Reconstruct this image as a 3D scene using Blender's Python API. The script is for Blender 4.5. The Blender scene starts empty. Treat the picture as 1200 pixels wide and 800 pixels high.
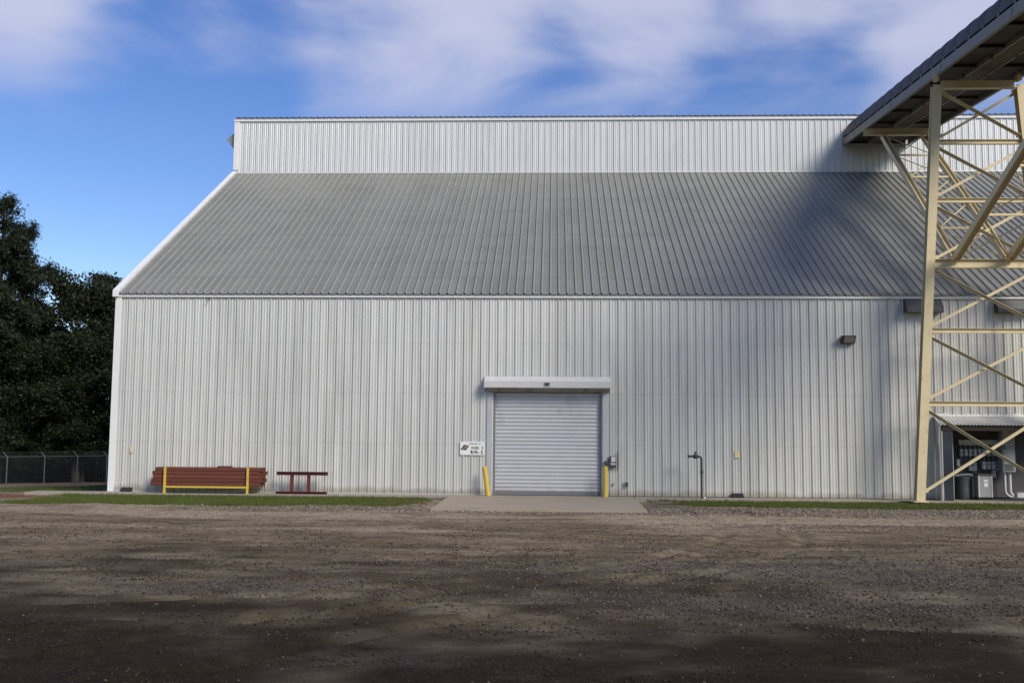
import bpy, bmesh, math, random
import numpy as np
from mathutils import Vector, Matrix

random.seed(7)
rng = np.random.default_rng(7)
scene = bpy.context.scene
C = scene.collection

# ------------------------------------------------------------------ camera
# world: X right along the warehouse, Y away from the camera, Z up; floor of the warehouse at z = 0
F, YAW, PITCH, ROLL, H = 1184.518, .0409, .0918, .0078, 2.1177
cam_d = bpy.data.cameras.new('camera')
cam = bpy.data.objects.new('camera', cam_d); C.objects.link(cam)
cam_d.sensor_fit = 'HORIZONTAL'; cam_d.sensor_width = 36.0
cam_d.lens = F * 36.0 / 1200.0
cam_d.clip_start = .1; cam_d.clip_end = 6000
cam.matrix_world = (Matrix.Translation((0, 0, H)) @ Matrix.Rotation(YAW, 4, 'Z')
                    @ Matrix.Rotation(math.pi/2 + PITCH, 4, 'X') @ Matrix.Rotation(ROLL, 4, 'Z'))
scene.camera = cam

# ------------------------------------------------------------------ light
SUN = Vector((1.0, -1.0, 1.0)).normalized()            # direction towards the sun
elev = math.asin(SUN.z)
world = bpy.data.worlds.new('World'); scene.world = world; world.use_nodes = True
sun_d = bpy.data.lights.new('sun', 'SUN'); sun_d.energy = 1.5; sun_d.angle = math.radians(23)
sun_d.color = (1.0, .915, .79)
sun = bpy.data.objects.new('sun', sun_d); C.objects.link(sun)
sun.rotation_euler = SUN.to_track_quat('Z', 'Y').to_euler(); sun.location = (30, -30, 40)
scene.view_settings.view_transform = 'Standard'; scene.view_settings.look = 'None'
scene.view_settings.gamma = 1; scene.view_settings.use_curve_mapping = False
scene.view_settings.exposure = 1.42
SKY_STRENGTH = .05

def build_world():
    nt = world.node_tree; N = nt.nodes; L = nt.links; N.clear()
    out = N.new('ShaderNodeOutputWorld'); bg = N.new('ShaderNodeBackground')
    sky = N.new('ShaderNodeTexSky'); sky.sky_type = 'NISHITA'; sky.sun_disc = False
    sky.sun_elevation = elev; sky.sun_rotation = math.radians(135)
    sky.air_density = 1.0; sky.dust_density = .2; sky.ozone_density = 2.0
    tc = N.new('ShaderNodeTexCoord')
    sep = N.new('ShaderNodeSeparateXYZ'); L.new(tc.outputs['Generated'], sep.inputs[0])
    def math_n(op, a, b=None, c=None, clamp=False):
        m = N.new('ShaderNodeMath'); m.operation = op; m.use_clamp = clamp
        for i, v in enumerate((a, b, c)):
            if v is None: continue
            if isinstance(v, (int, float)): m.inputs[i].default_value = v
            else: L.new(v, m.inputs[i])
        return m.outputs[0]
    # cloud deck: directions projected on a flat layer overhead
    zc = math_n('MAXIMUM', sep.outputs['Z'], .03)
    zc = math_n('ADD', zc, .12)
    cx = math_n('DIVIDE', sep.outputs['X'], zc); cy = math_n('DIVIDE', sep.outputs['Y'], zc)
    comb = N.new('ShaderNodeCombineXYZ'); L.new(cx, comb.inputs[0]); L.new(cy, comb.inputs[1]); comb.inputs[2].default_value = CLOUD_SEED
    n1 = N.new('ShaderNodeTexNoise'); n1.inputs['Scale'].default_value = 2.3; n1.inputs['Detail'].default_value = 8
    n1.inputs['Roughness'].default_value = .52; n1.inputs['Distortion'].default_value = .35
    L.new(comb.outputs[0], n1.inputs['Vector'])
    dens = n1.outputs['Fac']
    for u, v, rad, wt in CLOUDS:                       # where the larger cloud banks and gaps lie, as directions
        vm = N.new('ShaderNodeVectorMath'); vm.operation = 'DOT_PRODUCT'; L.new(tc.outputs['Generated'], vm.inputs[0])
        vm.inputs[1].default_value = ray(u, v).normalized()
        q = N.new('ShaderNodeMapRange'); q.interpolation_type = 'SMOOTHSTEP'; q.inputs['From Min'].default_value = math.cos(rad/F); q.inputs['From Max'].default_value = 1.0
        L.new(vm.outputs['Value'], q.inputs['Value'])
        dens = math_n('MULTIPLY_ADD', q.outputs[0], wt, dens)
    mr = N.new('ShaderNodeMapRange'); mr.interpolation_type = 'SMOOTHSTEP'
    mr.inputs['From Min'].default_value = .42; mr.inputs['From Max'].default_value = .84
    L.new(dens, mr.inputs['Value'])
    el = N.new('ShaderNodeMapRange'); el.interpolation_type = 'SMOOTHSTEP'
    el.inputs['From Min'].default_value = .25; el.inputs['From Max'].default_value = .36
    L.new(sep.outputs['Z'], el.inputs['Value'])
    fac = math_n('MULTIPLY', mr.outputs[0], el.outputs[0])
    fac = math_n('MULTIPLY', fac, .78)
    mix = N.new('ShaderNodeMix'); mix.data_type = 'RGBA'
    hs = N.new('ShaderNodeHueSaturation'); hs.inputs['Hue'].default_value = .518; hs.inputs['Saturation'].default_value = 1.27; hs.inputs['Value'].default_value = 1.06; L.new(sky.outputs[0], hs.inputs['Color'])
    L.new(fac, mix.inputs['Factor']); L.new(hs.outputs[0], mix.inputs['A'])
    mix.inputs['B'].default_value = (4.9, 5.0, 6.2, 1)
    L.new(mix.outputs['Result'], bg.inputs[0]); bg.inputs[1].default_value = SKY_STRENGTH
    L.new(bg.outputs[0], out.inputs[0])

# ------------------------------------------------------------------ pixel -> place
def ray(u, v):
    u -= 600; v -= 400
    c, s = math.cos(-ROLL), math.sin(-ROLL); u, v = c*u - s*v, s*u + c*v
    x, y2, z = u/F, 1.0, -v/F
    c, s = math.cos(PITCH), math.sin(PITCH); Z = c*z + s*y2; y = c*y2 - s*z
    c, s = math.cos(YAW), math.sin(YAW)
    return Vector((c*x - s*y, s*x + c*y, Z))
CLOUD_SEED = 3.7
CLOUDS = ((50, 40, 230, .22), (420, 40, 240, .12), (215, 70, 160, -.30), (660, 50, 280, .16), (830, 50, 170, .14), (1065, 60, 210, .24), (930, 70, 130, -.12), (-200, 20, 200, .1), (1350, 60, 200, .1))
build_world()
def atY(u, v, Y):
    r = ray(u, v); r *= Y/r.y; r.z += H; return r

# ------------------------------------------------------------------ materials
def mat(name, col, rough=.6, metal=0., var=.06, scale=6., bump=0., bscale=40., obj_var=0., stretch=(1, 1, 1), spec=.5,
        stain=None, stain_scale=1.5, stain_lo=.55, stain_hi=.75, stain_stretch=(1, 1, 1)):
    m = bpy.data.materials.new(name); m.use_nodes = True
    nt = m.node_tree; N = nt.nodes; L = nt.links; b = N['Principled BSDF']
    b.inputs['Roughness'].default_value = rough; b.inputs['Metallic'].default_value = metal
    b.inputs['Specular IOR Level'].default_value = spec
    geo = N.new('ShaderNodeNewGeometry')
    mp = N.new('ShaderNodeMapping'); mp.inputs['Scale'].default_value = stretch; L.new(geo.outputs['Position'], mp.inputs[0])
    nz = N.new('ShaderNodeTexNoise'); nz.inputs['Scale'].default_value = scale; nz.inputs['Detail'].default_value = 5
    nz.inputs['Roughness'].default_value = .6; L.new(mp.outputs[0], nz.inputs['Vector'])
    mr = N.new('ShaderNodeMapRange'); mr.inputs['From Min'].default_value = .25; mr.inputs['From Max'].default_value = .75
    mr.inputs['To Min'].default_value = 1 - var; mr.inputs['To Max'].default_value = 1 + var
    L.new(nz.outputs['Fac'], mr.inputs['Value']); fac = mr.outputs[0]
    if obj_var:
        oi = N.new('ShaderNodeObjectInfo'); m2 = N.new('ShaderNodeMapRange')
        m2.inputs['To Min'].default_value = 1 - obj_var; m2.inputs['To Max'].default_value = 1 + obj_var
        L.new(oi.outputs['Random'], m2.inputs['Value'])
        mm = N.new('ShaderNodeMath'); mm.operation = 'MULTIPLY'; L.new(fac, mm.inputs[0]); L.new(m2.outputs[0], mm.inputs[1]); fac = mm.outputs[0]
    base = N.new('ShaderNodeRGB'); base.outputs[0].default_value = (*col, 1); cs = base.outputs[0]
    if stain:
        mp2 = N.new('ShaderNodeMapping'); mp2.inputs['Scale'].default_value = stain_stretch; L.new(geo.outputs['Position'], mp2.inputs[0])
        n2 = N.new('ShaderNodeTexNoise'); n2.inputs['Scale'].default_value = stain_scale; n2.inputs['Detail'].default_value = 6
        n2.inputs['Roughness'].default_value = .65; L.new(mp2.outputs[0], n2.inputs['Vector'])
        m3 = N.new('ShaderNodeMapRange'); m3.interpolation_type = 'SMOOTHSTEP'
        m3.inputs['From Min'].default_value = stain_lo; m3.inputs['From Max'].default_value = stain_hi; L.new(n2.outputs['Fac'], m3.inputs['Value'])
        mx = N.new('ShaderNodeMix'); mx.data_type = 'RGBA'; L.new(m3.outputs[0], mx.inputs['Factor']); L.new(cs, mx.inputs['A'])
        mx.inputs['B'].default_value = (*stain, 1); cs = mx.outputs['Result']
    vm = N.new('ShaderNodeVectorMath'); vm.operation = 'SCALE'; L.new(cs, vm.inputs[0]); L.new(fac, vm.inputs['Scale'])
    L.new(vm.outputs[0], b.inputs['Base Color'])
    if bump:
        nb = N.new('ShaderNodeTexNoise'); nb.inputs['Scale'].default_value = bscale; nb.inputs['Detail'].default_value = 4
        L.new(mp.outputs[0], nb.inputs['Vector'])
        bp = N.new('ShaderNodeBump'); bp.inputs['Strength'].default_value = bump; bp.inputs['Distance'].default_value = .02
        L.new(nb.outputs['Fac'], bp.inputs['Height']); L.new(bp.outputs[0], b.inputs['Normal'])
    return m

def base_dirt(m, col, top, amount):
    nt = m.node_tree; N = nt.nodes; L = nt.links; b = N['Principled BSDF']; src = b.inputs['Base Color'].links[0].from_socket
    geo = N.new('ShaderNodeNewGeometry'); sp = N.new('ShaderNodeSeparateXYZ'); L.new(geo.outputs['Position'], sp.inputs[0])
    nz = N.new('ShaderNodeTexNoise'); nz.inputs['Scale'].default_value = 1.6; nz.inputs['Detail'].default_value = 6; L.new(geo.outputs['Position'], nz.inputs['Vector'])
    ad = N.new('ShaderNodeMath'); ad.operation = 'MULTIPLY_ADD'; L.new(nz.outputs['Fac'], ad.inputs[0]); ad.inputs[1].default_value = -top*1.6; L.new(sp.outputs['Z'], ad.inputs[2])
    mr = N.new('ShaderNodeMapRange'); mr.interpolation_type = 'SMOOTHSTEP'; mr.inputs['From Min'].default_value = top*.1; mr.inputs['From Max'].default_value = -top*.7
    mr.inputs['To Min'].default_value = 0; mr.inputs['To Max'].default_value = amount; L.new(ad.outputs[0], mr.inputs['Value'])
    mx = N.new('ShaderNodeMix'); mx.data_type = 'RGBA'; L.new(mr.outputs[0], mx.inputs['Factor']); L.new(src, mx.inputs['A']); mx.inputs['B'].default_value = (*col, 1)
    L.new(mx.outputs['Result'], b.inputs['Base Color'])
M = {
 'wall': mat('galvanised_wall_sheet', (.600, .600, .565), .42, .30, .07, 1.3, .10, 2.2, .035, (2.2, 2.2, .35), stain=(.51, .508, .472), stain_scale=.8, stain_stretch=(3, 1, .25), stain_lo=.45, stain_hi=.75),
 'monitor': mat('galvanised_monitor_sheet', (.62, .62, .592), .40, .30, .06, 1.3, .10, 2.2, .03, (2.2, 2.2, .5)),
 'roof': mat('weathered_roof_sheet', (.238, .240, .214), .55, .20, .07, 2.0, .10, 2.0, .03, (2.5, .5, .5), stain=(.205, .206, .184), stain_scale=.5, stain_lo=.4, stain_hi=.7),
 'roof_rib': mat('pale_roof_rib', (.290, .293, .268), .5, .20, .08, 3, 0, 2, .03),
 'roof_lap': mat('dark_roof_lap', (.180, .181, .160), .6, .15, .10, 3, 0, 2, .03),
 'trim': mat('white_trim', (.74, .74, .73), .45, 0, .05, 3),
 'dark_sheet': mat('dark_backing', (.05, .05, .05), .8),
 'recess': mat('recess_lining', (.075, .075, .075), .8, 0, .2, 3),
 'fence': mat('dull_fence_steel', (.12, .125, .12), .6, .2, .1, 6),
 'door': mat('roller_door_slat', (.54, .55, .555), .42, .25, .05, 2.5, .05, 10, .03, stain=(.40, .41, .42), stain_scale=1.1, stain_stretch=(1, 1, .6)),
 'hood': mat('door_hood_paint', (.56, .56, .54), .5, .1, .05, 3, stain=(.46, .45, .42), stain_scale=4, stain_stretch=(1, 1, .3), stain_lo=.55, stain_hi=.8),
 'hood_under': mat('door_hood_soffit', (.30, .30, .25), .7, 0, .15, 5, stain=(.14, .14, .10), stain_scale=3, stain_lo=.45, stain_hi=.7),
 'guide': mat('door_guide_steel', (.22, .23, .24), .5, .4, .1, 5),
 'jamb': mat('door_jamb_sheet', (.50, .50, .50), .5, .3, .06, 3),
 'cream': mat('cream_tower_paint', (.60, .51, .31), .5, 0, .07, 3, stain=(.36, .27, .15), stain_scale=2.6, stain_lo=.58, stain_hi=.78),
 'girder': mat('grey_girder_paint', (.17, .162, .142), .55, .1, .08, 3, stain=(.16, .145, .12), stain_scale=2),
 'deck': mat('rusty_deck_steel', (.034, .026, .018), .8, 0, .2, 2.5, obj_var=.15),
 'deck2': mat('rusty_belt_pan', (.075, .056, .032), .8, 0, .2, 2.5, obj_var=.1),
 'cover': mat('dark_conveyor_cover', (.022, .0235, .030), .6, 0, .12, 3, .1, 8, .05),
 'rust': mat('red_oxide_primer', (.130, .038, .022), .65, 0, .15, 5, .05, 60, .18, stain=(.095, .030, .019), stain_scale=3, stain_stretch=(.4, 1, 2)),
 'rust2': mat('dark_red_steel', (.115, .022, .022), .6, 0, .12, 5),
 'yellow': mat('yellow_paint', (.60, .43, .065), .5, 0, .08, 6, stain=(.45, .33, .08), stain_scale=5),
 'concrete': mat('pale_concrete', (.30, .265, .21), .9, 0, .12, 2.5, .3, 60, stain=(.22, .19, .145), stain_scale=1.2),
 'apron': mat('apron_concrete', (.31, .265, .195), .9, 0, .10, 1.2, .3, 60, stain=(.22, .19, .15), stain_scale=.9, stain_stretch=(.6, 1, 1)),
 'black': mat('black_paint', (.012, .012, .014), .55),
 'dark_grey': mat('dark_slate_paint', (.06, .065, .068), .5, .1, .1, 5),
 'bronze': mat('bronze_fixture', (.05, .042, .035), .45, .3),
 'lens': mat('frosted_lens', (.28, .26, .24), .25),
 'pipe': mat('dark_pipe_paint', (.05, .052, .052), .55, .2, .1, 8),
 'galv': mat('galvanised_post', (.30, .31, .31), .5, .4, .08, 6),
 'equip': mat('grey_equipment_paint', (.30, .31, .31), .5, .05, .06, 4),
 'equip2': mat('light_equipment_paint', (.58, .58, .57), .5, .05, .06, 4),
 'paper': mat('white_label', (.75, .75, .73), .6),
 'navy': mat('dark_blue_sheet', (.012, .017, .032), .5, 0, .1, 4),
 'sign': mat('white_sign_board', (.78, .78, .77), .5, 0, .03, 8),
 'ink': mat('black_sign_ink', (.02, .02, .02), .6),
 'brown_ink': mat('brown_sign_ink', (.20, .155, .105), .6),
 'olive_ink': mat('olive_sign_ink', (.16, .15, .06), .6),
 'placard': mat('faded_yellow_placard', (.66, .50, .19), .6, 0, .1, 30, stain=(.62, .60, .52), stain_scale=14, stain_lo=.42, stain_hi=.6),
 'bark': mat('dark_bark', (.045, .036, .028), .9, 0, .3, 6, .6, 20),
 'mastic': mat('pvc_stub', (.62, .60, .52), .5),
}

def screw_rows(m, axis, spacing, width, amt):
    nt = m.node_tree; N = nt.nodes; L = nt.links; b = N['Principled BSDF']; src = b.inputs['Base Color'].links[0].from_socket
    geo = N.new('ShaderNodeNewGeometry'); sp = N.new('ShaderNodeSeparateXYZ'); L.new(geo.outputs['Position'], sp.inputs[0])
    nz = N.new('ShaderNodeTexNoise'); nz.inputs['Scale'].default_value = 7; nz.inputs['Detail'].default_value = 3; L.new(geo.outputs['Position'], nz.inputs['Vector'])
    a = N.new('ShaderNodeMath'); a.operation = 'PINGPONG'; L.new(sp.outputs[axis], a.inputs[0]); a.inputs[1].default_value = spacing/2
    mr = N.new('ShaderNodeMapRange'); mr.inputs['From Min'].default_value = width; mr.inputs['From Max'].default_value = 0; mr.inputs['To Min'].default_value = 0; mr.inputs['To Max'].default_value = amt*2; L.new(a.outputs[0], mr.inputs['Value'])
    q = N.new('ShaderNodeMath'); q.operation = 'MULTIPLY'; L.new(mr.outputs[0], q.inputs[0]); L.new(nz.outputs['Fac'], q.inputs[1])
    f = N.new('ShaderNodeMath'); f.operation = 'SUBTRACT'; f.inputs[0].default_value = 1; L.new(q.outputs[0], f.inputs[1])
    v = N.new('ShaderNodeVectorMath'); v.operation = 'SCALE'; L.new(src, v.inputs[0]); L.new(f.outputs[0], v.inputs['Scale']); L.new(v.outputs[0], b.inputs['Base Color'])
for k_ in ('roof', 'roof_rib', 'roof_lap'): screw_rows(M[k_], 'Y', 1.32, .07, .16)
screw_rows(M['wall'], 'Z', 1.78, .045, .07)
base_dirt(M['wall'], (.30, .26, .19), .32, .7)
base_dirt(M['door'], (.28, .25, .20), .35, .5)
def leaf_mat(name, c1, c2, trans=.25):
    m = bpy.data.materials.new(name); m.use_nodes = True
    nt = m.node_tree; N = nt.nodes; L = nt.links; b = N['Principled BSDF']
    b.inputs['Roughness'].default_value = .55; b.inputs['Specular IOR Level'].default_value = .25
    geo = N.new('ShaderNodeNewGeometry')
    n2 = N.new('ShaderNodeTexNoise'); n2.inputs['Scale'].default_value = .9; L.new(geo.outputs['Position'], n2.inputs['Vector'])
    ad = N.new('ShaderNodeMath'); ad.operation = 'ADD'; L.new(geo.outputs['Random Per Island'], ad.inputs[0]); L.new(n2.outputs['Fac'], ad.inputs[1])
    mr = N.new('ShaderNodeMapRange'); mr.inputs['From Min'].default_value = .3; mr.inputs['From Max'].default_value = 1.3; L.new(ad.outputs[0], mr.inputs['Value'])
    mx = N.new('ShaderNodeMix'); mx.data_type = 'RGBA'; mx.inputs['A'].default_value = (*c1, 1); mx.inputs['B'].default_value = (*c2, 1)
    L.new(mr.outputs[0], mx.inputs['Factor']); L.new(mx.outputs['Result'], b.inputs['Base Color'])
    tr = N.new('ShaderNodeBsdfTranslucent'); L.new(mx.outputs['Result'], tr.inputs[0])
    ms = N.new('ShaderNodeMixShader'); ms.inputs[0].default_value = trans
    L.new(b.outputs[0], ms.inputs[1]); L.new(tr.outputs[0], ms.inputs[2]); L.new(ms.outputs[0], N['Material Output'].inputs[0])
    return m
M['leaf'] = leaf_mat('broad_leaf', (.010, .015, .006), (.028, .038, .014))
M['needle'] = leaf_mat('pine_needle', (.010, .015, .007), (.026, .036, .016), .15)
M['grass'] = leaf_mat('lawn_blade', (.060, .088, .014), (.125, .155, .036), .3)
M['weed'] = leaf_mat('weed_blade', (.07, .085, .025), (.15, .15, .06), .3)

# ------------------------------------------------------------------ mesh helpers
def link(name, me, material, parent=None):
    o = bpy.data.objects.new(name, me); C.objects.link(o)
    if material is not None and not me.materials: me.materials.append(material)
    if parent: o.parent = parent
    return o
def tag(o, label=None, cat=None, group=None, kind=None):
    if label: o['label'] = label
    if cat: o['category'] = cat
    if group: o['group'] = group
    if kind: o['kind'] = kind
    return o
def empty(name, loc, label, cat, group=None, rz=0.):
    o = bpy.data.objects.new(name, None); C.objects.link(o); o.location = loc; o.rotation_euler.z = rz
    o.empty_display_size = .2
    return tag(o, label, cat, group)
def part_empty(name, parent):
    o = bpy.data.objects.new(name, None); C.objects.link(o); o.parent = parent; o.empty_display_size = .2; return o

class MB:
    def __init__(s): s.v = []; s.f = []; s.m = []; s.mats = []
    def mi(s, material):
        if material not in s.mats: s.mats.append(material)
        return s.mats.index(material)
    def add(s, verts, faces, material=None):
        n = len(s.v); s.v += [tuple(p) for p in verts]; k = s.mi(material) if material else 0
        for fc in faces: s.f.append([i + n for i in fc]); s.m.append(k)
    def box(s, a, b, material=None):
        x0, y0, z0 = a; x1, y1, z1 = b
        s.add([(x0,y0,z0),(x1,y0,z0),(x1,y1,z0),(x0,y1,z0),(x0,y0,z1),(x1,y0,z1),(x1,y1,z1),(x0,y1,z1)],
              [(0,3,2,1),(4,5,6,7),(0,1,5,4),(1,2,6,5),(2,3,7,6),(3,0,4,7)], material)
    def prism(s, poly, axis, a, b, material=None):
        """poly: 2D points, extruded along axis from a to b"""
        n = len(poly)
        def p3(p, t):
            return (t, p[0], p[1]) if axis == 'X' else ((p[0], t, p[1]) if axis == 'Y' else (p[0], p[1], t))
        vs = [p3(p, a) for p in poly] + [p3(p, b) for p in poly]
        fs = [(i, (i+1) % n, n + (i+1) % n, n + i) for i in range(n)] + [tuple(range(n-1, -1, -1)), tuple(range(n, 2*n))]
        s.add(vs, fs, material)
    def member(s, p, q, prof, up=(0, 0, 1), material=None):
        """2D profile (side, up) swept straight from p to q"""
        p = Vector(p); q = Vector(q); d = (q - p).normalized(); u = Vector(up)
        side = d.cross(u)
        if side.length < 1e-4: side = d.cross(Vector((0, 1, 0)))
        side.normalize(); u = side.cross(d).normalized()
        n = len(prof)
        vs = [p + side*a + u*b for a, b in prof] + [q + side*a + u*b for a, b in prof]
        fs = [(i, (i+1) % n, n + (i+1) % n, n + i) for i in range(n)] + [tuple(range(n-1, -1, -1)), tuple(range(n, 2*n))]
        s.add(vs, fs, material)
    def tube(s, pts, r, seg=10, material=None, cap=True):
        pts = [Vector(p) for p in pts]; rs = r if isinstance(r, (list, tuple)) else [r]*len(pts)
        rings = []
        prev = None
        for i, p in enumerate(pts):
            d = (pts[min(i+1, len(pts)-1)] - pts[max(i-1, 0)]).normalized()
            if prev is None:
                a = d.cross(Vector((0, 0, 1)))
                if a.length < 1e-3: a = d.cross(Vector((0, 1, 0)))
            else:
                a = prev - d * prev.dot(d)
            a.normalize(); prev = a; b = d.cross(a)
            rings.append([p + (a*math.cos(t) + b*math.sin(t)) * rs[i] for t in [2*math.pi*k/seg for k in range(seg)]])
        vs = [v for rg in rings for v in rg]; fs = []
        for i in range(len(pts)-1):
            for k in range(seg):
                fs.append((i*seg+k, i*seg+(k+1) % seg, (i+1)*seg+(k+1) % seg, (i+1)*seg+k))
        if cap: fs += [tuple(range(seg-1, -1, -1)), tuple(range((len(pts)-1)*seg, len(pts)*seg))]
        s.add(vs, fs, material)
    def mesh(s, name, smooth=False):
        me = bpy.data.meshes.new(name); me.from_pydata(s.v, [], s.f)
        for m in s.mats: me.materials.append(m)
        if len(s.mats) > 1: me.polygons.foreach_set('material_index', s.m)
        bm = bmesh.new(); bm.from_mesh(me); bmesh.ops.recalc_face_normals(bm, faces=bm.faces); bm.to_mesh(me); bm.free()
        if smooth:
            me.polygons.foreach_set('use_smooth', [True]*len(me.polygons))
            try: me.set_sharp_from_angle(angle=math.radians(40))
            except Exception: pass
        me.update(); return me
    def build(s, name, material=None, parent=None, smooth=False, bevel=0.):
        o = link(name, s.mesh(name, smooth), material, parent)
        if bevel:
            bv = o.modifiers.new('bevel', 'BEVEL'); bv.width = bevel; bv.segments = 2; bv.limit_method = 'ANGLE'
        return o
def boxo(name, a, b, material, parent=None, bevel=0.):
    m = MB(); m.box(a, b); return m.build(name, material, parent, bevel=bevel)
def I_prof(w, h, tf=.018, tw=.012):
    w /= 2; h /= 2; t = tw/2
    return [(-w,-h),(w,-h),(w,-h+tf),(t,-h+tf),(t,h-tf),(w,h-tf),(w,h),(-w,h),(-w,h-tf),(-t,h-tf),(-t,-h+tf),(-w,-h+tf)]
def L_prof(a, t=.01): return [(0,0),(a,0),(a,t),(t,t),(t,a),(0,a)]
def B_prof(w, h): return [(-w/2,-h/2),(w/2,-h/2),(w/2,h/2),(-w/2,h/2)]
def np_mesh(name, verts, faces_flat, nper):
    me = bpy.data.meshes.new(name); nv = len(verts); nf = len(faces_flat)//nper
    me.vertices.add(nv); me.vertices.foreach_set('co', np.asarray(verts, np.float32).ravel())
    me.loops.add(nf*nper); me.loops.foreach_set('vertex_index', np.asarray(faces_flat, np.int32))
    me.polygons.add(nf); me.polygons.foreach_set('loop_start', np.arange(0, nf*nper, nper, dtype=np.int32))
    me.polygons.foreach_set('loop_total', np.full(nf, nper, np.int32))
    me.update(calc_edges=True); return me
def vnoise(x, y, seed=0):
    r = np.random.default_rng(seed); T = r.random((256, 256))
    xi = np.floor(x).astype(int); yi = np.floor(y).astype(int); fx = x - xi; fy = y - yi
    fx = fx*fx*(3-2*fx); fy = fy*fy*(3-2*fy)
    g = lambda a, b: T[a % 256, b % 256]
    return (g(xi, yi)*(1-fx)+g(xi+1, yi)*fx)*(1-fy) + (g(xi, yi+1)*(1-fx)+g(xi+1, yi+1)*fx)*fy
def fbm(x, y, seed=0, o=4):
    s = 0; a = .5; t = 0
    for i in range(o):
        s = s + a*vnoise(x*2**i + 17.3*i, y*2**i + 5.1*i, seed+i); t += a; a *= .55
    return s/t
def sstep(a, b, x):
    t = np.clip((x-a)/(b-a), 0, 1); return t*t*(3-2*t)

# ------------------------------------------------------------------ main sizes
D = 35.8                      # front wall
X0 = -15.81; PW = .9144; NP = 44; X1 = X0 + PW*NP
ZE = 7.14; RD = 12.68; ZR = 14.83; ZM = 17.6
YM = D + RD                   # monitor wall
MW = 6.0                      # monitor depth
DX0, DX1, DZ = -2.11, 1.72, 3.62   # door opening
SX0, SX1, SZ = 13.86, 18.6, 2.62   # recess behind the electrical shed

# ------------------------------------------------------------------ ground
def rut(y, c, w, d): return -d*np.exp(-((y-c)/w)**2)
def ground_z(x, y):
    x = np.asarray(x, float); y = np.asarray(y, float)
    z = np.full(np.broadcast(x, y).shape, -.10)
    left = sstep(-15.0, -26.0, x)
    z = z - 1.30*left*sstep(34, 62, y) - .35*sstep(60, 90, y)*left
    yard = sstep(33.8, 30.5, y)*sstep(-200, -60, x)
    wob = (fbm(x*.05, y*.05, 11, 3)-.5)*3
    z = z + yard*((fbm(x*.22, y*.35, 3, 4)-.5)*.10 + (fbm(x*.9, y*2.2, 5, 4)-.5)*.045 + (fbm(x*3.2, y*4.2, 8, 4)-.5)*.045)
    for c, w, d in ((26.6, .35, .035), (24.6, .35, .03), (20.8, .4, .045), (18.6, .4, .04), (14.2, .35, .03), (12.3, .35, .03)):
        z = z + yard*rut(y + wob, c, w, d)
    for cx, cy, rad in ((-9.5, 26.5, 15.4), (-9.5, 26.5, 13.7), (9.0, 2.5, 14.2), (9.0, 2.5, 15.9)):       # tyre tracks turning across the yard
        dr = np.hypot(x-cx, y-cy)-rad + (fbm(x*.8, y*.8, 91, 2)-.5)*.25
        z = z + yard*(-.050*np.exp(-(dr/.16)**2) + .030*np.exp(-((np.abs(dr)-.28)/.10)**2))*sstep(.30, .5, fbm(x*.35, y*.35, 93, 3))
    near_apron = sstep(-4.4, -3.9, x)*sstep(3.7, 3.2, x)*sstep(28.5, 29.8, y)
    z = z*(1-near_apron) + (-.13)*near_apron
    bld = sstep(34.0, 34.6, y)*sstep(X0-4.5, X0-3.5, x)
    return z*(1-bld) + np.minimum(z, -.10)*bld

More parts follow.
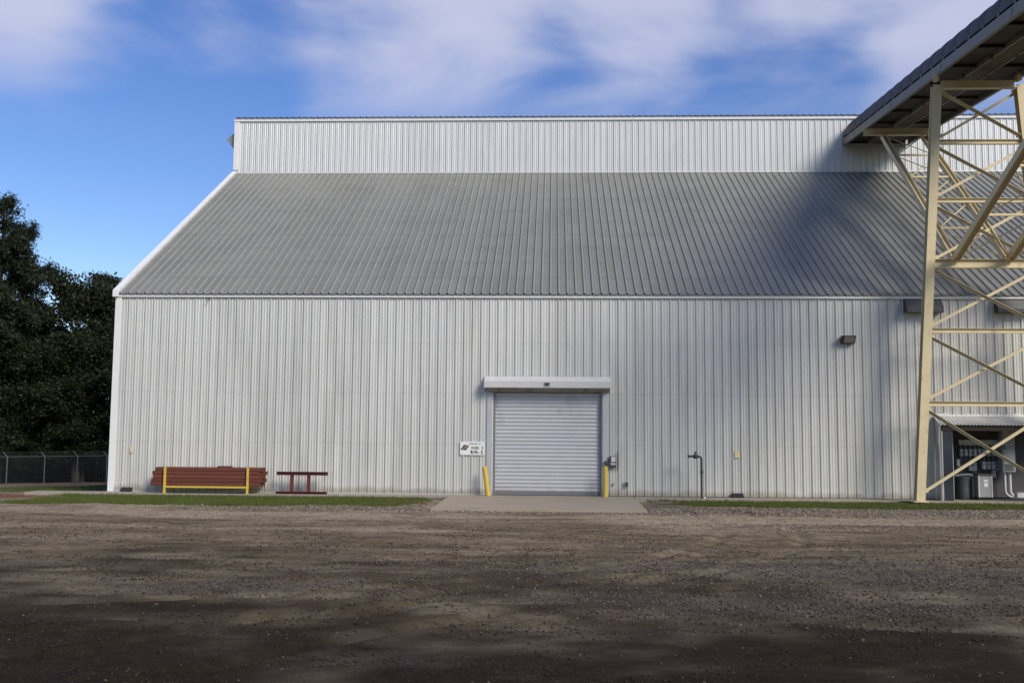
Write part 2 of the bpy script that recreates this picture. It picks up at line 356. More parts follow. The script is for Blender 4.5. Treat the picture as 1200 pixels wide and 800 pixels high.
def grow(start, step, rate, end):
    out = []; v = start
    while v < end: step *= rate; v += step; out.append(v)
    return out
def build_ground():
    xs = np.arange(-20, 20.01, .125); xr = np.array(grow(20, .125, 1.16, 2500)); xs = np.concatenate([-xr[::-1], xs, xr])
    ys = np.arange(7.5, 34.6, .085); yr = np.array(grow(34.5, .085, 1.15, 3000)); yl = np.array(grow(0, .085, 1.2, 600))
    ys = np.concatenate([(7.5-yl)[::-1], ys, yr])
    X, Y = np.meshgrid(xs, ys); Z = ground_z(X, Y)
    nx, ny = len(xs), len(ys)
    idx = np.arange(nx*ny).reshape(ny, nx)
    f = np.stack([idx[:-1, :-1], idx[:-1, 1:], idx[1:, 1:], idx[1:, :-1]], -1).ravel()
    me = np_mesh('ground', np.stack([X, Y, Z], -1).reshape(-1, 3), f, 4)
    me.polygons.foreach_set('use_smooth', np.ones(len(me.polygons), bool))
    g, dmp_shade, gr, clay, tan = masks(X, Y)
    for nm, a in (('gravel', g), ('damp_shade', dmp_shade), ('lawn', gr), ('clay', clay), ('tan', tan)):
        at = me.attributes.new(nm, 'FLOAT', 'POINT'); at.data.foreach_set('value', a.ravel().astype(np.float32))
    m = bpy.data.materials.new('yard_dirt'); m.use_nodes = True
    nt = m.node_tree; N = nt.nodes; L = nt.links; b = N['Principled BSDF']; b.inputs['Roughness'].default_value = .9
    b.inputs['Specular IOR Level'].default_value = .06
    geo = N.new('ShaderNodeNewGeometry')
    def noise(sc, det=5, st=(1, 1, 1), rough=.6):
        mp = N.new('ShaderNodeMapping'); mp.inputs['Scale'].default_value = st; L.new(geo.outputs['Position'], mp.inputs[0])
        n = N.new('ShaderNodeTexNoise'); n.inputs['Scale'].default_value = sc; n.inputs['Detail'].default_value = det; n.inputs['Roughness'].default_value = rough
        L.new(mp.outputs[0], n.inputs['Vector']); return n.outputs['Fac']
    def ramp(v, lo, hi, a=0., c=1.):
        r = N.new('ShaderNodeMapRange'); r.interpolation_type = 'SMOOTHSTEP'; r.inputs['From Min'].default_value = lo; r.inputs['From Max'].default_value = hi
        r.inputs['To Min'].default_value = a; r.inputs['To Max'].default_value = c; L.new(v, r.inputs['Value']); return r.outputs[0]
    def mixc(f, a, c):
        x = N.new('ShaderNodeMix'); x.data_type = 'RGBA'
        if isinstance(f, float): x.inputs['Factor'].default_value = f
        else: L.new(f, x.inputs['Factor'])
        for nm, v in (('A', a), ('B', c)):
            if isinstance(v, tuple): x.inputs[nm].default_value = (*v, 1)
            else: L.new(v, x.inputs[nm])
        return x.outputs['Result']
    def attr(nm):
        a = N.new('ShaderNodeAttribute'); a.attribute_name = nm; return a.outputs['Fac']
    def add(a, c, sc):
        q = N.new('ShaderNodeMath'); q.operation = 'MULTIPLY_ADD'; L.new(c, q.inputs[0]); q.inputs[1].default_value = sc; L.new(a, q.inputs[2]); return q.outputs[0]
    streak = noise(1.0, 7, (.35, 1.6, 1), .65); fine = noise(6, 8, (1, 1.2, 1), .75); grit = noise(38, 5, (1, 1, 1), .8); blot = noise(.55, 5, (.6, 1.2, 1), .6)
    col = mixc(ramp(streak, .36, .66), (.125, .097, .062), (.215, .176, .122))
    col = mixc(ramp(add(attr('tan'), streak, .35), .35, .75), col, (.285, .232, .166))
    col = mixc(ramp(add(add(attr('damp_shade'), fine, .75), grit, .45), .80, 1.50), col, (.034, .0245, .0150))
    col = mixc(ramp(blot, .52, .68, 0., .55), col, (.080, .066, .053))
    col = mixc(ramp(add(attr('gravel'), grit, .6), .55, 1.15, 0., .62), col, (.125, .110, .088))
    col = mixc(ramp(add(attr('clay'), fine, .4), .5, .8), col, (.17, .085, .055))
    col = mixc(ramp(add(attr('lawn'), fine, .5), .55, .85), col, (.052, .064, .018))
    sc = N.new('ShaderNodeVectorMath'); sc.operation = 'SCALE'; L.new(col, sc.inputs[0])
    v = N.new('ShaderNodeMath'); v.operation = 'MULTIPLY'; L.new(ramp(fine, .28, .72, .62, 1.40), v.inputs[0]); L.new(ramp(grit, .32, .68, .55, 1.50), v.inputs[1])
    L.new(v.outputs[0], sc.inputs['Scale']); L.new(sc.outputs[0], b.inputs['Base Color'])
    b1 = N.new('ShaderNodeBump'); b1.inputs['Strength'].default_value = .9; b1.inputs['Distance'].default_value = .035
    hsum = add(fine, grit, .6); L.new(hsum, b1.inputs['Height']); L.new(b1.outputs[0], b.inputs['Normal'])
    L.new(ramp(attr('damp_shade'), .2, .9, 1., .9), b.inputs['Roughness'])
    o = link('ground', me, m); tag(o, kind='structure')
    return o

def in_lawn(x, y):
    e = (fbm(x*.7, y*.7, 41, 3)-.5)*1.5 + (fbm(x*3, y*3, 43, 3)-.5)*.5
    front_l = 30.4 + .02*(x+17)
    l = sstep(front_l-.15, front_l+.15, y+e*.8)*sstep(34.95, 34.85, y)*sstep(-17.2, -16.4, x+e)*sstep(-4.2, -4.7, x+e*.8)
    l2 = sstep(36.5, 37.5, y+e)*sstep(-16.4, -17.5, x+e)*sstep(58, 52, y)*.75
    front_r = 32.4 + 0*x
    r = sstep(front_r-.12, front_r+.12, y+e*.5)*sstep(34.85, 34.6, y+e*.3)*sstep(4.3, 5.3, x+e)
    bare = 1-.75*sstep(.56, .66, fbm(x*1.3, y*1.9, 141, 3))
    return np.clip(l+l2+r, 0, 1)*bare
def masks(x, y):
    n1 = fbm(x*.16, y*.28, 21, 4); n2 = fbm(x*.30, y*.55, 31, 4)
    strip = np.exp(-((y-30.4-.03*np.clip(x, -4, 20))/1.0)**2)*sstep(-14, 0, x)*.80
    pat = np.exp(-((x-6.5)/5.0)**2-((y-17.0)/2.4)**2)*.9 + np.exp(-((x+1.2)/2.6)**2-((y-16.5)/1.6)**2)*.55 + np.exp(-((x-2)/1.6)**2-((y-17.4)/1.0)**2)*.45
    pat = pat + np.exp(-((x+4.6)/1.8)**2-((y-14.6)/.8)**2)*.7 + np.exp(-((x-3)/4.0)**2-((y-13.6)/1.2)**2)*.6
    pat = pat + np.exp(-((x-9.5)/4)**2-((y-25.5)/.9)**2)*.5
    g = np.clip((strip + pat)*(.45+1.0*n2), 0, 1)
    d = np.clip(sstep(23.0, 7.0, y)*(1.04-.22*sstep(3, 9, x)) + (n1-.5)*.8 + (fbm(x*.9, y*1.3, 61, 4)-.5)*1.1 - .02, 0, 1)*sstep(31, 27, y)  # ramp paints the near-yard shade into the colour, mixed with damp patches
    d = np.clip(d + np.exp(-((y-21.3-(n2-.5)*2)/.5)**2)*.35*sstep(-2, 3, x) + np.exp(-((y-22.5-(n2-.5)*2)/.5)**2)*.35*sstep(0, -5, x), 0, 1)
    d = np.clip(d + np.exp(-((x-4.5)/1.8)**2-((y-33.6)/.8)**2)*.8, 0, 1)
    clay = np.exp(-((x+19.8)/3)**2-((y-34.0)/1.6)**2)*.9
    tan = np.clip(sstep(20, 27.5, y)*.35 + (n2-.5)*1.1*sstep(15, 20, y), 0, 1) + np.exp(-((y-27.6-(n1-.5)*1.2)/.6)**2)*.35
    return g*(1-in_lawn(x, y)), d, in_lawn(x, y), clay, np.clip(tan, 0, 1)
ground = build_ground()

def apron():
    m = MB(); z0, z1 = .004, -.10
    q = [(-3.55, 35.74), (2.80, 35.74), (2.78, 30.1), (-3.58, 29.85)]
    vs = []; n = 14
    for j in range(n+1):
        t = j/n; a = Vector((*q[0], 0)).lerp(Vector((*q[3], 0)), t); b = Vector((*q[1], 0)).lerp(Vector((*q[2], 0)), t)
        a.z = b.z = z0 + (z1+.03-z0)*t
        if 0 < j < n: a.x += random.uniform(-.02, .02); b.x += random.uniform(-.02, .02)
        if j == n: pass
        vs += [a, b]
    for j in range(n): pass
    f = [(2*j, 2*j+1, 2*j+3, 2*j+2) for j in range(n)]
    low = [Vector((v.x, v.y, -.4)) for v in vs]; k = len(vs)
    f += [(2*j, 2*j+2, k+2*j+2, k+2*j) for j in range(n)] + [(2*j+1, 2*j+3, k+2*j+3, k+2*j+1) for j in range(n)] + [(2*n, 2*n+1, k+2*n+1, k+2*n)]
    m.add(vs+low, f)
    o = m.build('driveway_apron', M['apron']); tag(o, kind='structure')
apron()
def kerb():
    y0 = 34.86
    for nm, a, b in (('pavement', X0-2.6, -3.56), ('pavement', 2.81, X1)):
        m = MB(); x = a
        n = max(1, int((b-a)/3.0)); w = (b-a)/n
        p = part_empty(nm, None); p.location = (a, y0, 0); tag(p, kind='structure')
        for i in range(n):
            mm = MB(); mm.box((i*w+.006, 0, -.4), ((i+1)*w-.006, D-.02-y0, 0))
            mm.build('slab', M['concrete'], p, bevel=.012)
kerb()

# ------------------------------------------------------------------ the warehouse
PITCH_R = .3048
def rib_profile(x0, x1, major=.041, minor=.011):
    """(x, height) across a sheet from x0 to x1; ribs every 0.3048 m counted from X0"""
    pts = []
    k0 = int(math.floor((x0-X0)/PITCH_R)) - 1; k1 = int(math.ceil((x1-X0)/PITCH_R)) + 1
    for k in range(k0, k1):
        c = X0 + (k+.5)*PITCH_R
        pts += [(c-.036, 0), (c-.014, major), (c+.014, major), (c+.036, 0)]
        pts += [(c+.062, 0)]
        for q in ((.10, .21) if minor else ()):
            pts += [(c+q-.028, 0), (c+q-.010, minor), (c+q+.010, minor), (c+q+.028, 0)]
    def h(x):
        for (a, ha), (b, hb) in zip(pts, pts[1:]):
            if a <= x <= b: return ha if b == a else ha + (hb-ha)*(x-a)/(b-a)
        return 0
    return [(x0, h(x0))] + [p for p in pts if x0 + 1e-4 < p[0] < x1 - 1e-4] + [(x1, h(x1))]
def sheet_mesh(name, x0, x1, length, major=.041, minor=.011, rows=1):
    """local: x from 0, ribs towards -y, height z 0..length"""
    pr = rib_profile(x0, x1, major, minor); n = len(pr); vs = []; fs = []
    for j in range(rows+1):
        vs += [(x-x0, -hh, length*j/rows) for x, hh in pr]
    for j in range(rows):
        fs += [(j*n+i, j*n+i+1, (j+1)*n+i+1, (j+1)*n+i) for i in range(n-1)]
    me = bpy.data.meshes.new(name); me.from_pydata(vs, [], fs); me.update(); return me

wh = empty('warehouse', (X0, D, 0), 'large galvanised steel storage warehouse with tall grey roof and raised monitor', 'warehouse')
T0 = Vector((X0, D, 0))
def wpart(name, mb_or_obj): pass
def W(a): return Vector(a) - T0           # world -> warehouse local

# front wall backing with its openings, then sheets
m = MB()
YB = D + .09
def back_rect(x0, x1, z0, z1): m.box(W((x0, YB, z0)), W((x1, YB+.04, z1)))
back_rect(X0, DX0, 0, ZE); back_rect(DX0, DX1, DZ, ZE); back_rect(DX1, SX0, 0, ZE); back_rect(SX0, SX1, SZ, ZE); back_rect(SX1, X1, 0, ZE)
front = m.build('front_wall', M['dark_sheet'], wh)
cache = {}
def add_sheet(parent, x0, x1, z0, z1, y, material, key=None):
    k = (key, round(z1-z0, 3), material.name) if key is not None else None
    if k in cache: me = cache[k]
    else:
        me = sheet_mesh('panel', x0, x1, z1-z0)
        if k: cache[k] = me
    o = link('panel', me, material, parent); o.location = W((x0, y, z0)); return o
for i in range(NP):
    a = X0 + i*PW; b = a + PW
    ops = [(DX0, DX1, DZ), (SX0, SX1, SZ)]
    hit = [o for o in ops if b > o[0] and a < o[1]]
    if not hit: add_sheet(front, a, b, .015, ZE-.02, D, M['wall'], 'full'); continue
    o = hit[0]
    add_sheet(front, a, b, o[2], ZE-.02, D, M['wall'], 'full')
    if a < o[0]: add_sheet(front, a, o[0], .015, o[2], D, M['wall'])
    if b > o[1]: add_sheet(front, o[1], b, .015, o[2], D, M['wall'])

# roof
slope = math.atan2(ZR-ZE, RD); RL = math.hypot(ZR-ZE, RD); OV = .17
m = MB(); th = .05
m.prism([(.02, ZE-.06), (RD, ZR-.08), (RD, ZR-.16), (.02, ZE-.14)], 'X', .05, X1-X0-.05)
roof = m.build('roof', M['dark_sheet'], wh)
rme = sheet_mesh('roof_panel', X0, X0+PW, RL+OV, .055, .006)
rme.materials.append(M['roof']); rme.materials.append(M['roof_rib']); rme.materials.append(M['roof_lap'])
for p in rme.polygons:                     # ribs paler, sheet darker along their left feet
    x = (p.center.x/PITCH_R) % 1.0; hgt = max(-rme.vertices[i].co.y for i in p.vertices)
    if hgt > .02: p.material_index = 1
    elif abs((x-.5)*PITCH_R) < .075 and x < .5: p.material_index = 2
for i in range(NP):
    o = link('panel', rme, M['roof'], roof)
    o.rotation_euler = (-(math.pi/2 - slope), 0, 0)
    o.location = (i*PW, -OV*math.cos(slope), ZE+.03-OV*math.sin(slope))
# monitor
m = MB(); m.box(W((X0+.02, YM+.06, ZR-.6)), W((X1-.02, YM+.10, ZM)))
mon = m.build('monitor_wall', M['dark_sheet'], wh)
mme = sheet_mesh('monitor_panel', X0, X0+PW, ZM-ZR+.0)
for i in range(NP):
    o = link('panel', mme, M['monitor'], mon); o.location = (i*PW, RD, ZR+.02)
msl = math.radians(4.5); MO = .16; ML = MW/2/math.cos(msl)+MO
m = MB(); m.prism([(RD-.02, ZM-.02), (RD+MW/2, ZM+MW/2*math.tan(msl)-.04), (RD+MW+.02, ZM-.02), (RD+MW/2, ZM-.2)], 'X', .05, X1-X0-.05)
mroof = m.build('monitor_roof', M['dark_sheet'], wh)
mrme = sheet_mesh('monitor_roof_panel', X0, X0+PW, ML, .036, .0)
for i in range(NP):
    o = link('panel', mrme, M['roof'], mroof); o.rotation_euler = (-(math.pi/2-msl), 0, 0)
    o.location = (i*PW, RD-MO*math.cos(msl), ZM+.06-MO*math.sin(msl))
    o = link('panel', mrme, M['roof'], mroof); o.rotation_euler = (-(math.pi/2-msl), 0, math.pi)
    o.location = (i*PW+PW, RD+MW+MO*math.cos(msl), ZM+.06-MO*math.sin(msl))
# trims
WX = X1-X0
def wbox(name, a, b, material, bevel=.004):
    return boxo(name, a, b, material, wh, bevel)
wbox('eave_trim', (-.10, -.085, ZE-.17), (WX+.1, .04, ZE-.045), M['trim'])
m = MB(); m.prism([(-.19, ZE-.17), (-.19, ZE+.07), (RD+.02, ZR+.15), (RD+.02, ZR-.12)], 'X', -.11, .09); m.build('rake_trim', M['trim'], wh, bevel=.004)
m = MB(); m.prism([(-.19, ZE-.17), (-.19, ZE+.07), (RD+.02, ZR+.15), (RD+.02, ZR-.12)], 'X', WX-.09, WX+.11); m.build('rake_trim', M['trim'], wh, bevel=.004)
wbox('corner_trim', (-.05, -.055, 0), (.17, .06, ZE-.173), M['trim'])
wbox('corner_trim', (WX-.17, -.055, 0), (WX+.05, .06, ZE-.173), M['trim'])
wbox('corner_trim', (-.05, RD-.06, ZR+.21), (.20, RD+.05, ZM-.125), M['trim'])
wbox('monitor_fascia', (-.08, RD-.085, ZM-.12), (WX+.08, RD+.03, ZM+.045), M['trim'])
wbox('monitor_rake_trim', (-.10, RD+.035, ZM-.10), (-.012, RD+MW-.03, ZM+.06), M['trim'])
m = MB(); m.prism([(RD-.10, ZR-.005), (RD-.105, ZR+.010), (RD-.052, ZR+.055), (RD-.052, ZR+.085), (RD-.04, ZR+.085), (RD-.04, ZR+.04)], 'X', .1, WX-.1); m.build('roof_flashing', M['monitor'], wh)
wbox('base_trim', (.18, -.045, -.002), (DX0-X0-.25, .05, .035), M['jamb'])
# hidden sides, plain sheets
m = MB()
YBK = 2*RD+MW
m.prism([(.06, 0), (YBK-.06, 0), (YBK-.06, ZE-.1), (RD+MW-.02, ZR-.1), (RD+MW-.02, ZM-.03), (RD+MW/2, ZM+.18), (RD+.12, ZM-.03), (RD+.12, ZR-.1), (.06, ZE-.1)], 'X', .0, .04)
m.build('end_wall', M['wall'], wh)
m = MB()
m.prism([(.06, 0), (YBK-.06, 0), (YBK-.06, ZE-.1), (RD+MW-.02, ZR-.1), (RD+MW-.02, ZM-.03), (RD+MW/2, ZM+.18), (RD+.12, ZM-.03), (RD+.12, ZR-.1), (.06, ZE-.1)], 'X', WX-.04, WX)
m.build('end_wall', M['wall'], wh)
wbox('back_wall', (.05, YBK-.05, 0), (WX-.05, YBK, ZE), M['wall'])
m = MB(); m.prism([(YBK+.1, ZE-.04), (YBK+.1, ZE), (RD+MW+.05, ZR+.02), (RD+MW+.05, ZR-.02)], 'X', 0, WX); m.build('back_roof', M['roof'], wh)
wbox('monitor_back_wall', (.05, RD+MW-.05, ZR-.3), (WX-.05, RD+MW, ZM), M['monitor'])
# hood on the monitor's end wall
m = MB(); m.prism([(-.02, 17.0), (-.50, 16.65), (-.08, 16.1), (-.02, 16.1)], 'Y', RD+.12, RD+1.2); m.build('vent_hood', M['galv'], wh)
# small bracket under the eave
m = MB(); m.tube([(0, 0, 0), (.10, -.05, -.12), (.12, -.16, -.16)], .018, 8); o = m.build('eave_bracket', M['dark_grey'], wh); o.location = W((-11.6-.9, D-.05, ZE-.14))
# base vents
for (u, v, w) in ((149, 572, .38), (864, 580.5, .40)):
    p = atY(u, v, D-.05); m = MB(); m.prism([(-.16, 0), (-.16, .05), (-.03, .15), (0, .15), (0, 0)], 'X', -w/2, w/2)
    o = m.build('base_vent', M['black'], wh); o.location = W((p.x, D-.045, .0))

# roller door
door = MB(); door.box((0, 0, 0), (DX1-DX0, .02, DZ)); door = door.build('roller_door', M['dark_sheet'], wh); door.location = W((DX0, D+.16, 0))
SP = .1345; ns = int((DZ-.13)/SP)
prof = [(0, .0), (-.006, .003), (-.016, .025), (-.020, .062), (-.016, .099), (-.007, .121), (-.001, .124), (-.001, .1335), (.012, .1335), (.012, 0)]
m = MB(); m.prism(prof, 'X', .05, DX1-DX0-.05); sme = m.mesh('slat', True)
for i in range(ns+1):
    o = link('slat', sme, M['door'], door); o.location = (0, -.02, .12 + i*SP)
boxo('bottom_bar', (.05, -.05, .005), (DX1-DX0-.05, -.003, .115), M['guide'], door, .006)
for s, x in ((0, 0), (1, DX1-DX0)):
    x0 = x if s == 0 else x-.075
    boxo('guide_rail', (x0, -.13, .0), (x0+.075, -.052, DZ), M['guide'], door, .004)
for s in (0, 1):
    xx = DX0-.22 if s == 0 else DX1+.03
    o = boxo('door_jamb', (0, 0, 0), (.19, .06, DZ-.02), M['jamb'], wh, .004); o.location = W((xx, D-.05, .0))
# hood over the door
hz0, hz1 = 3.60, 4.17; hx0, hx1 = -2.42, 2.0
m = MB(); m.prism([(0, hz1), (-.34, hz1-.165), (-.36, hz1-.185), (-.36, hz1-.40), (-.33, hz1-.40), (-.02, hz0+.02), (0, hz0+.02)], 'X', hx0-X0, hx1-X0)
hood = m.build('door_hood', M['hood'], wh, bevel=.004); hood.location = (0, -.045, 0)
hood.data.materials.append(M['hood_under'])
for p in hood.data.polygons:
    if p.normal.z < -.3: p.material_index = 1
o = boxo('hood_edge', (0, -.372, hz1-.415), (hx1-hx0, -.358, hz1-.385), M['jamb'], hood); o.location.x = hx0-X0
m = MB(); m.box((-.11, 0, 0), (.11, .012, .15), M['jamb']); m.box((-.065, -.035, .045), (.065, -.002, .125), M['dark_grey']); m.box((-.085, -.05, .11), (.085, -.002, .13), M['bronze'])
o = m.build('hood_plate', None, hood); o.location = (-.23-X0+.03, -.375, hz1-.37)

# recess for the electrical shed
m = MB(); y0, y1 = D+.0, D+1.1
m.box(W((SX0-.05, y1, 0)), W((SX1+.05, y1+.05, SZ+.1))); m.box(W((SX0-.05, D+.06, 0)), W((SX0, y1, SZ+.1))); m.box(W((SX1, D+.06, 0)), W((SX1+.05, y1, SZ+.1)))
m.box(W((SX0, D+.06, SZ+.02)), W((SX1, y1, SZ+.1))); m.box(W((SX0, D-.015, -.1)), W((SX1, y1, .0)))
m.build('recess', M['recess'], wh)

# ------------------------------------------------------------------ things on the wall
# sign
sg = empty('wall_sign', (-3.27, D-.06, 1.39), 'white rectangular sign reading WHSE 1 BIN-2 beside the roller door', 'sign')
boxo('board', (0, 0, 0), (.875, .02, .47), M['sign'], sg, .004)
def text_mesh(name, txt, size, mat_, parent, x, z, wid=1.0, bold=.0, spacing=1.0, y=-.004):
    cu = bpy.data.curves.new(name, 'FONT'); cu.body = txt; cu.size = size; cu.offset = bold; cu.extrude = .0015; cu.space_character = spacing
    cu.resolution_u = 2
    t = bpy.data.objects.new('tmp', cu); C.objects.link(t)
    dg = bpy.context.evaluated_depsgraph_get(); me = bpy.data.meshes.new_from_object(t.evaluated_get(dg)); me.name = name
    bpy.data.objects.remove(t)
    o = link(name, me, mat_, parent); o.rotation_euler = (math.pi/2, 0, 0); o.location = (x, y, z); o.scale = (wid, 1, 1); return o
def fit_text(txt, x, z, wid, hgt, bold):
    o = text_mesh('lettering', txt, hgt/.7, M['ink'], sg, x, z, 1., bold)
    xs_ = [v.co.x for v in o.data.vertices]; o.scale = (wid/(max(xs_)-min(xs_)), 1, 1)
for ch, x, w_ in (('B', .375, .075), ('I', .475, .022), ('N', .53, .085), ('-', .645, .04), ('2', .735, .075)):
    fit_text(ch, x, .055, w_, .110, .006)
for ch, x, w_ in (('W', .40, .085), ('H', .492, .058), ('S', .558, .055), ('E', .622, .045), ('1', .735, .030)):
    fit_text(ch, x, .205, w_, .100, .002)
def disc(name, cx, cz, rx, rz, rot, material, y, parent):
    n = 28; vs = []; m = MB()
    for k in range(n):
        t = 2*math.pi*k/n; a, b = rx*math.cos(t), rz*math.sin(t)
        vs.append((cx + a*math.cos(rot) - b*math.sin(rot), cz + a*math.sin(rot) + b*math.cos(rot)))
    m.prism(vs, 'Y', y-.002, y); return m.build(name, material, parent)
disc('emblem', .175, .265, .085, .098, 0, M['ink'], -.002, sg)
disc('emblem_band', .175, .265, .155, .062, math.radians(24), M['olive_ink'], -.005, sg)
disc('emblem_band', .185, .272, .125, .046, math.radians(24), M['brown_ink'], -.008, sg)
for k, (x, w) in enumerate(((.335, .018), (.358, .02), (.383, .02), (.408, .022), (.434, .018), (.456, .022), (.50, .02), (.525, .018), (.548, .022), (.574, .02), (.60, .02), (.665, .018), (.688, .02), (.713, .026))):
    m = MB(); z = .375
    m.box((x, -.003, z), (x+.006, -.001, z+.04)); m.box((x+w-.007, -.003, z+(k % 3)*.008), (x+w-.001, -.001, z+.04)); m.box((x, -.003, z+.034*(k % 2)), (x+w-.002, -.001, z+.006+.034*(k % 2)))
    m.build('small_print', M['ink'], sg)
for x in (.03, .845):
    for z in (.03, .44):
        m = MB(); m.tube([(x, -.002, z), (x, -.008, z)], .010, 8); m.build('screw', M['galv'], sg)

# faded yellow placards
for (u, v, lab) in ((154.5, 526.5, 'faded yellow warning placard on the wall by the left corner'), (864, 532.5, 'faded yellow warning placard on the wall above a black vent')):
    p = atY(u, v, D-.05); o = boxo('warning_placard', (-.09, 0, -.115), (.09, .012, .115), M['placard']); o.location = (p.x, D-.05, p.z)
    tag(o, lab, 'placard', 'faded placards on the warehouse wall')
    if u < 300: o.scale = (.7, 1, 1)

# door control box
p = atY(718, 541, D-.05)
cb = empty('control_box', (p.x, D-.05, p.z-.2), 'dark grey door control box on the wall right of the roller door', 'control box')
boxo('housing', (-.13, -.10, 0), (.11, 0, .40), M['dark_grey'], cb, .01)
boxo('cover', (-.06, -.115, .20), (.09, -.101, .38), M['equip2'], cb, .006)
boxo('button_strip', (-.08, -.125, .10), (.09, -.101, .16), M['equip2'], cb, .006)
m = MB(); m.tube([(.16, -.02, -.1), (.16, -.02, .48), (.17, -.03, .56)], .012, 8); m.build('conduit', M['pipe'], cb)
p = atY(734, 567, D-.05)
ob = empty('outlet_box', (p.x, D-.045, p.z-.09), 'small grey weatherproof outlet box low on the wall right of the door', 'outlet')
boxo('housing', (-.06, -.07, 0), (.07, 0, .17), M['equip'], ob, .008); boxo('lid', (-.045, -.085, .02), (.055, -.071, .15), M['dark_grey'], ob, .004)
p = atY(719, 567, D-.05)
o = boxo('junction_box', (-.03, -.04, -.05), (.035, 0, .05), M['equip'], None, .006); o.location = (p.x, D-.045, p.z); tag(o, 'tiny grey junction box on the wall below the control box', 'junction box')
p = atY(709, 541.5, D-.05)
ls = empty('door_sensor', (DX1+.15, D-.07, p.z-.06), 'small dark sensor on the jamb above the right bollard', 'sensor')
boxo('housing', (-.06, -.08, 0), (.06, 0, .11), M['dark_grey'], ls, .01); boxo('bracket', (-.02, -.06, -.08), (.02, -.02, 0), M['pipe'], ls)

# bollards
def bollard(p_base, p_top, lab, r=.085):
    b = empty('bollard', p_base, lab, 'bollard', 'yellow bollards beside the door')
    d = Vector(p_top) - Vector(p_base); n = 8; pts = [d*(k/n) for k in range(n+1)]
    m = MB(); m.tube([Vector((0, 0, -.05))]+pts, r, 20); m.build('post', M['yellow'], b, True)
    m = MB(); m.tube([d, d + d.normalized()*.035, d + d.normalized()*.06], [r, r*.8, r*.3], 20); m.build('cap', M['yellow'], b, True)
    return b
bl = atY(572, 582, D-.42); bt = atY(568.5, 547, D-.42)
bollard((bl.x, D-.42, 0), (bt.x-.02, D-.42, bt.z-.03), 'leaning yellow bollard left of the roller door')
bl = atY(709.5, 583, D-.42); bt = atY(709.5, 547, D-.42)
bollard((bl.x, D-.42, 0), (bt.x, D-.42, bt.z-.03), 'upright yellow bollard right of the roller door', .08)

# wall flood light
p = atY(994, 398, D-.2)
wl = empty('wall_light', (p.x, D-.045, p.z-.13), 'small bronze wall pack light high on the wall left of the tower', 'wall light')
m = MB(); m.prism([(0, .27), (-.30, .27), (-.33, .24), (-.16, .0), (0, 0)], 'X', -.23, .23); m.build('housing', M['bronze'], wl, bevel=.008)
m = MB(); m.prism([(-.318, .222), (-.325, .228), (-.182, .022), (-.175, .018)], 'X', -.17, .19); m.build('lens', M['lens'], wl)
# wide hooded exhaust vents
for u0, u1, lab in ((1060.5, 1103, 'wide dark grey vent hood under the eave behind the tower leg'), (1167, 1210, 'wide dark grey vent hood under the eave at the right edge')):
    a = atY(u0, 351, D-.2); b = atY(u1, 366, D-.2); w = b.x-a.x
    vh = empty('vent_hood', (a.x, D-.04, b.z), lab, 'vent', 'wide vent hoods under the eave')
    hh = a.z-b.z
    m = MB(); m.prism([(0, hh), (-.16, hh), (-.34, .10), (-.34, 0), (0, 0)], 'X', 0, w); m.build('hood', M['dark_grey'], vh, bevel=.008)
    boxo('top_flange', (-.03, -.18, hh-.005), (w+.03, 0, hh+.03), M['pipe'], vh, .004)
    boxo('lower_lip', (-.01, -.365, -.02), (w+.01, -.343, .10), M['dark_grey'], vh, .004)
    for s in (0, 1):
        m = MB(); m.prism([(0, hh), (-.17, hh), (-.36, .10), (-.36, -.02), (0, -.02)], 'X', (-.012 if s == 0 else w+.001), (-.001 if s == 0 else w+.012)); m.build('end_plate', M['pipe'], vh)

# pipe riser with valve
b0 = atY(822.5, 586, D-.75)
pr = empty('standpipe', (b0.x, D-.75, -.10), 'dark standpipe with valve and side arm in front of the wall', 'standpipe')
t = atY(822.5, 534.5, D-.75); zt = t.z+.10; xe = atY(807, 533.5, D-.75).x-b0.x; xv = atY(815, 533, D-.75).x-b0.x
pts = [(0, 0, -.1), (0, 0, zt-.10)] + [(-.10*(1-math.cos(a)), 0, zt-.10+.10*math.sin(a)) for a in (.4, .8, 1.2, math.pi/2)] + [(xe, 0, zt)]
m = MB(); m.tube(pts, .034, 12); m.build('riser', M['pipe'], pr, True)
m = MB(); m.tube([(0, 0, zt*.62), (0, 0, zt*.62+.09)], .05, 12); m.build('coupling', M['pipe'], pr, True)
m = MB(); m.tube([(-.10, 0, zt), (-.17, 0, zt)], .05, 12); m.build('elbow_collar', M['pipe'], pr, True)
m = MB(); m.tube([(xv-.09, 0, zt), (xv-.05, 0, zt), (xv+.05, 0, zt), (xv+.09, 0, zt)], [.05, .075, .075, .05], 14); v = m.build('valve', M['pipe'], pr, True)
m = MB(); m.tube([(xv, 0, zt+.05), (xv, 0, zt+.17)], .018, 8); m.box((xv-.07, -.015, zt+.11), (xv+.09, .015, zt+.13)); m.build('handle', M['pipe'], v)
m = MB(); m.tube([(xe-.03, 0, zt), (xe+.03, 0, zt)], .052, 12); m.build('end_cap', M['pipe'], pr, True)
m = MB(); m.tube([(.07, .03, .0), (.07, .03, zt*.75)], .010, 8); m.build('conduit', M['galv'], pr)
m = MB(); m.tube([(.085, -.03, -.05), (.085, -.03, .16)], .045, 14); o = m.build('pipe_stub', M['mastic'], None, True); o.location = pr.location
tag(o, 'short white plastic pipe stub at the foot of the standpipe', 'pipe')

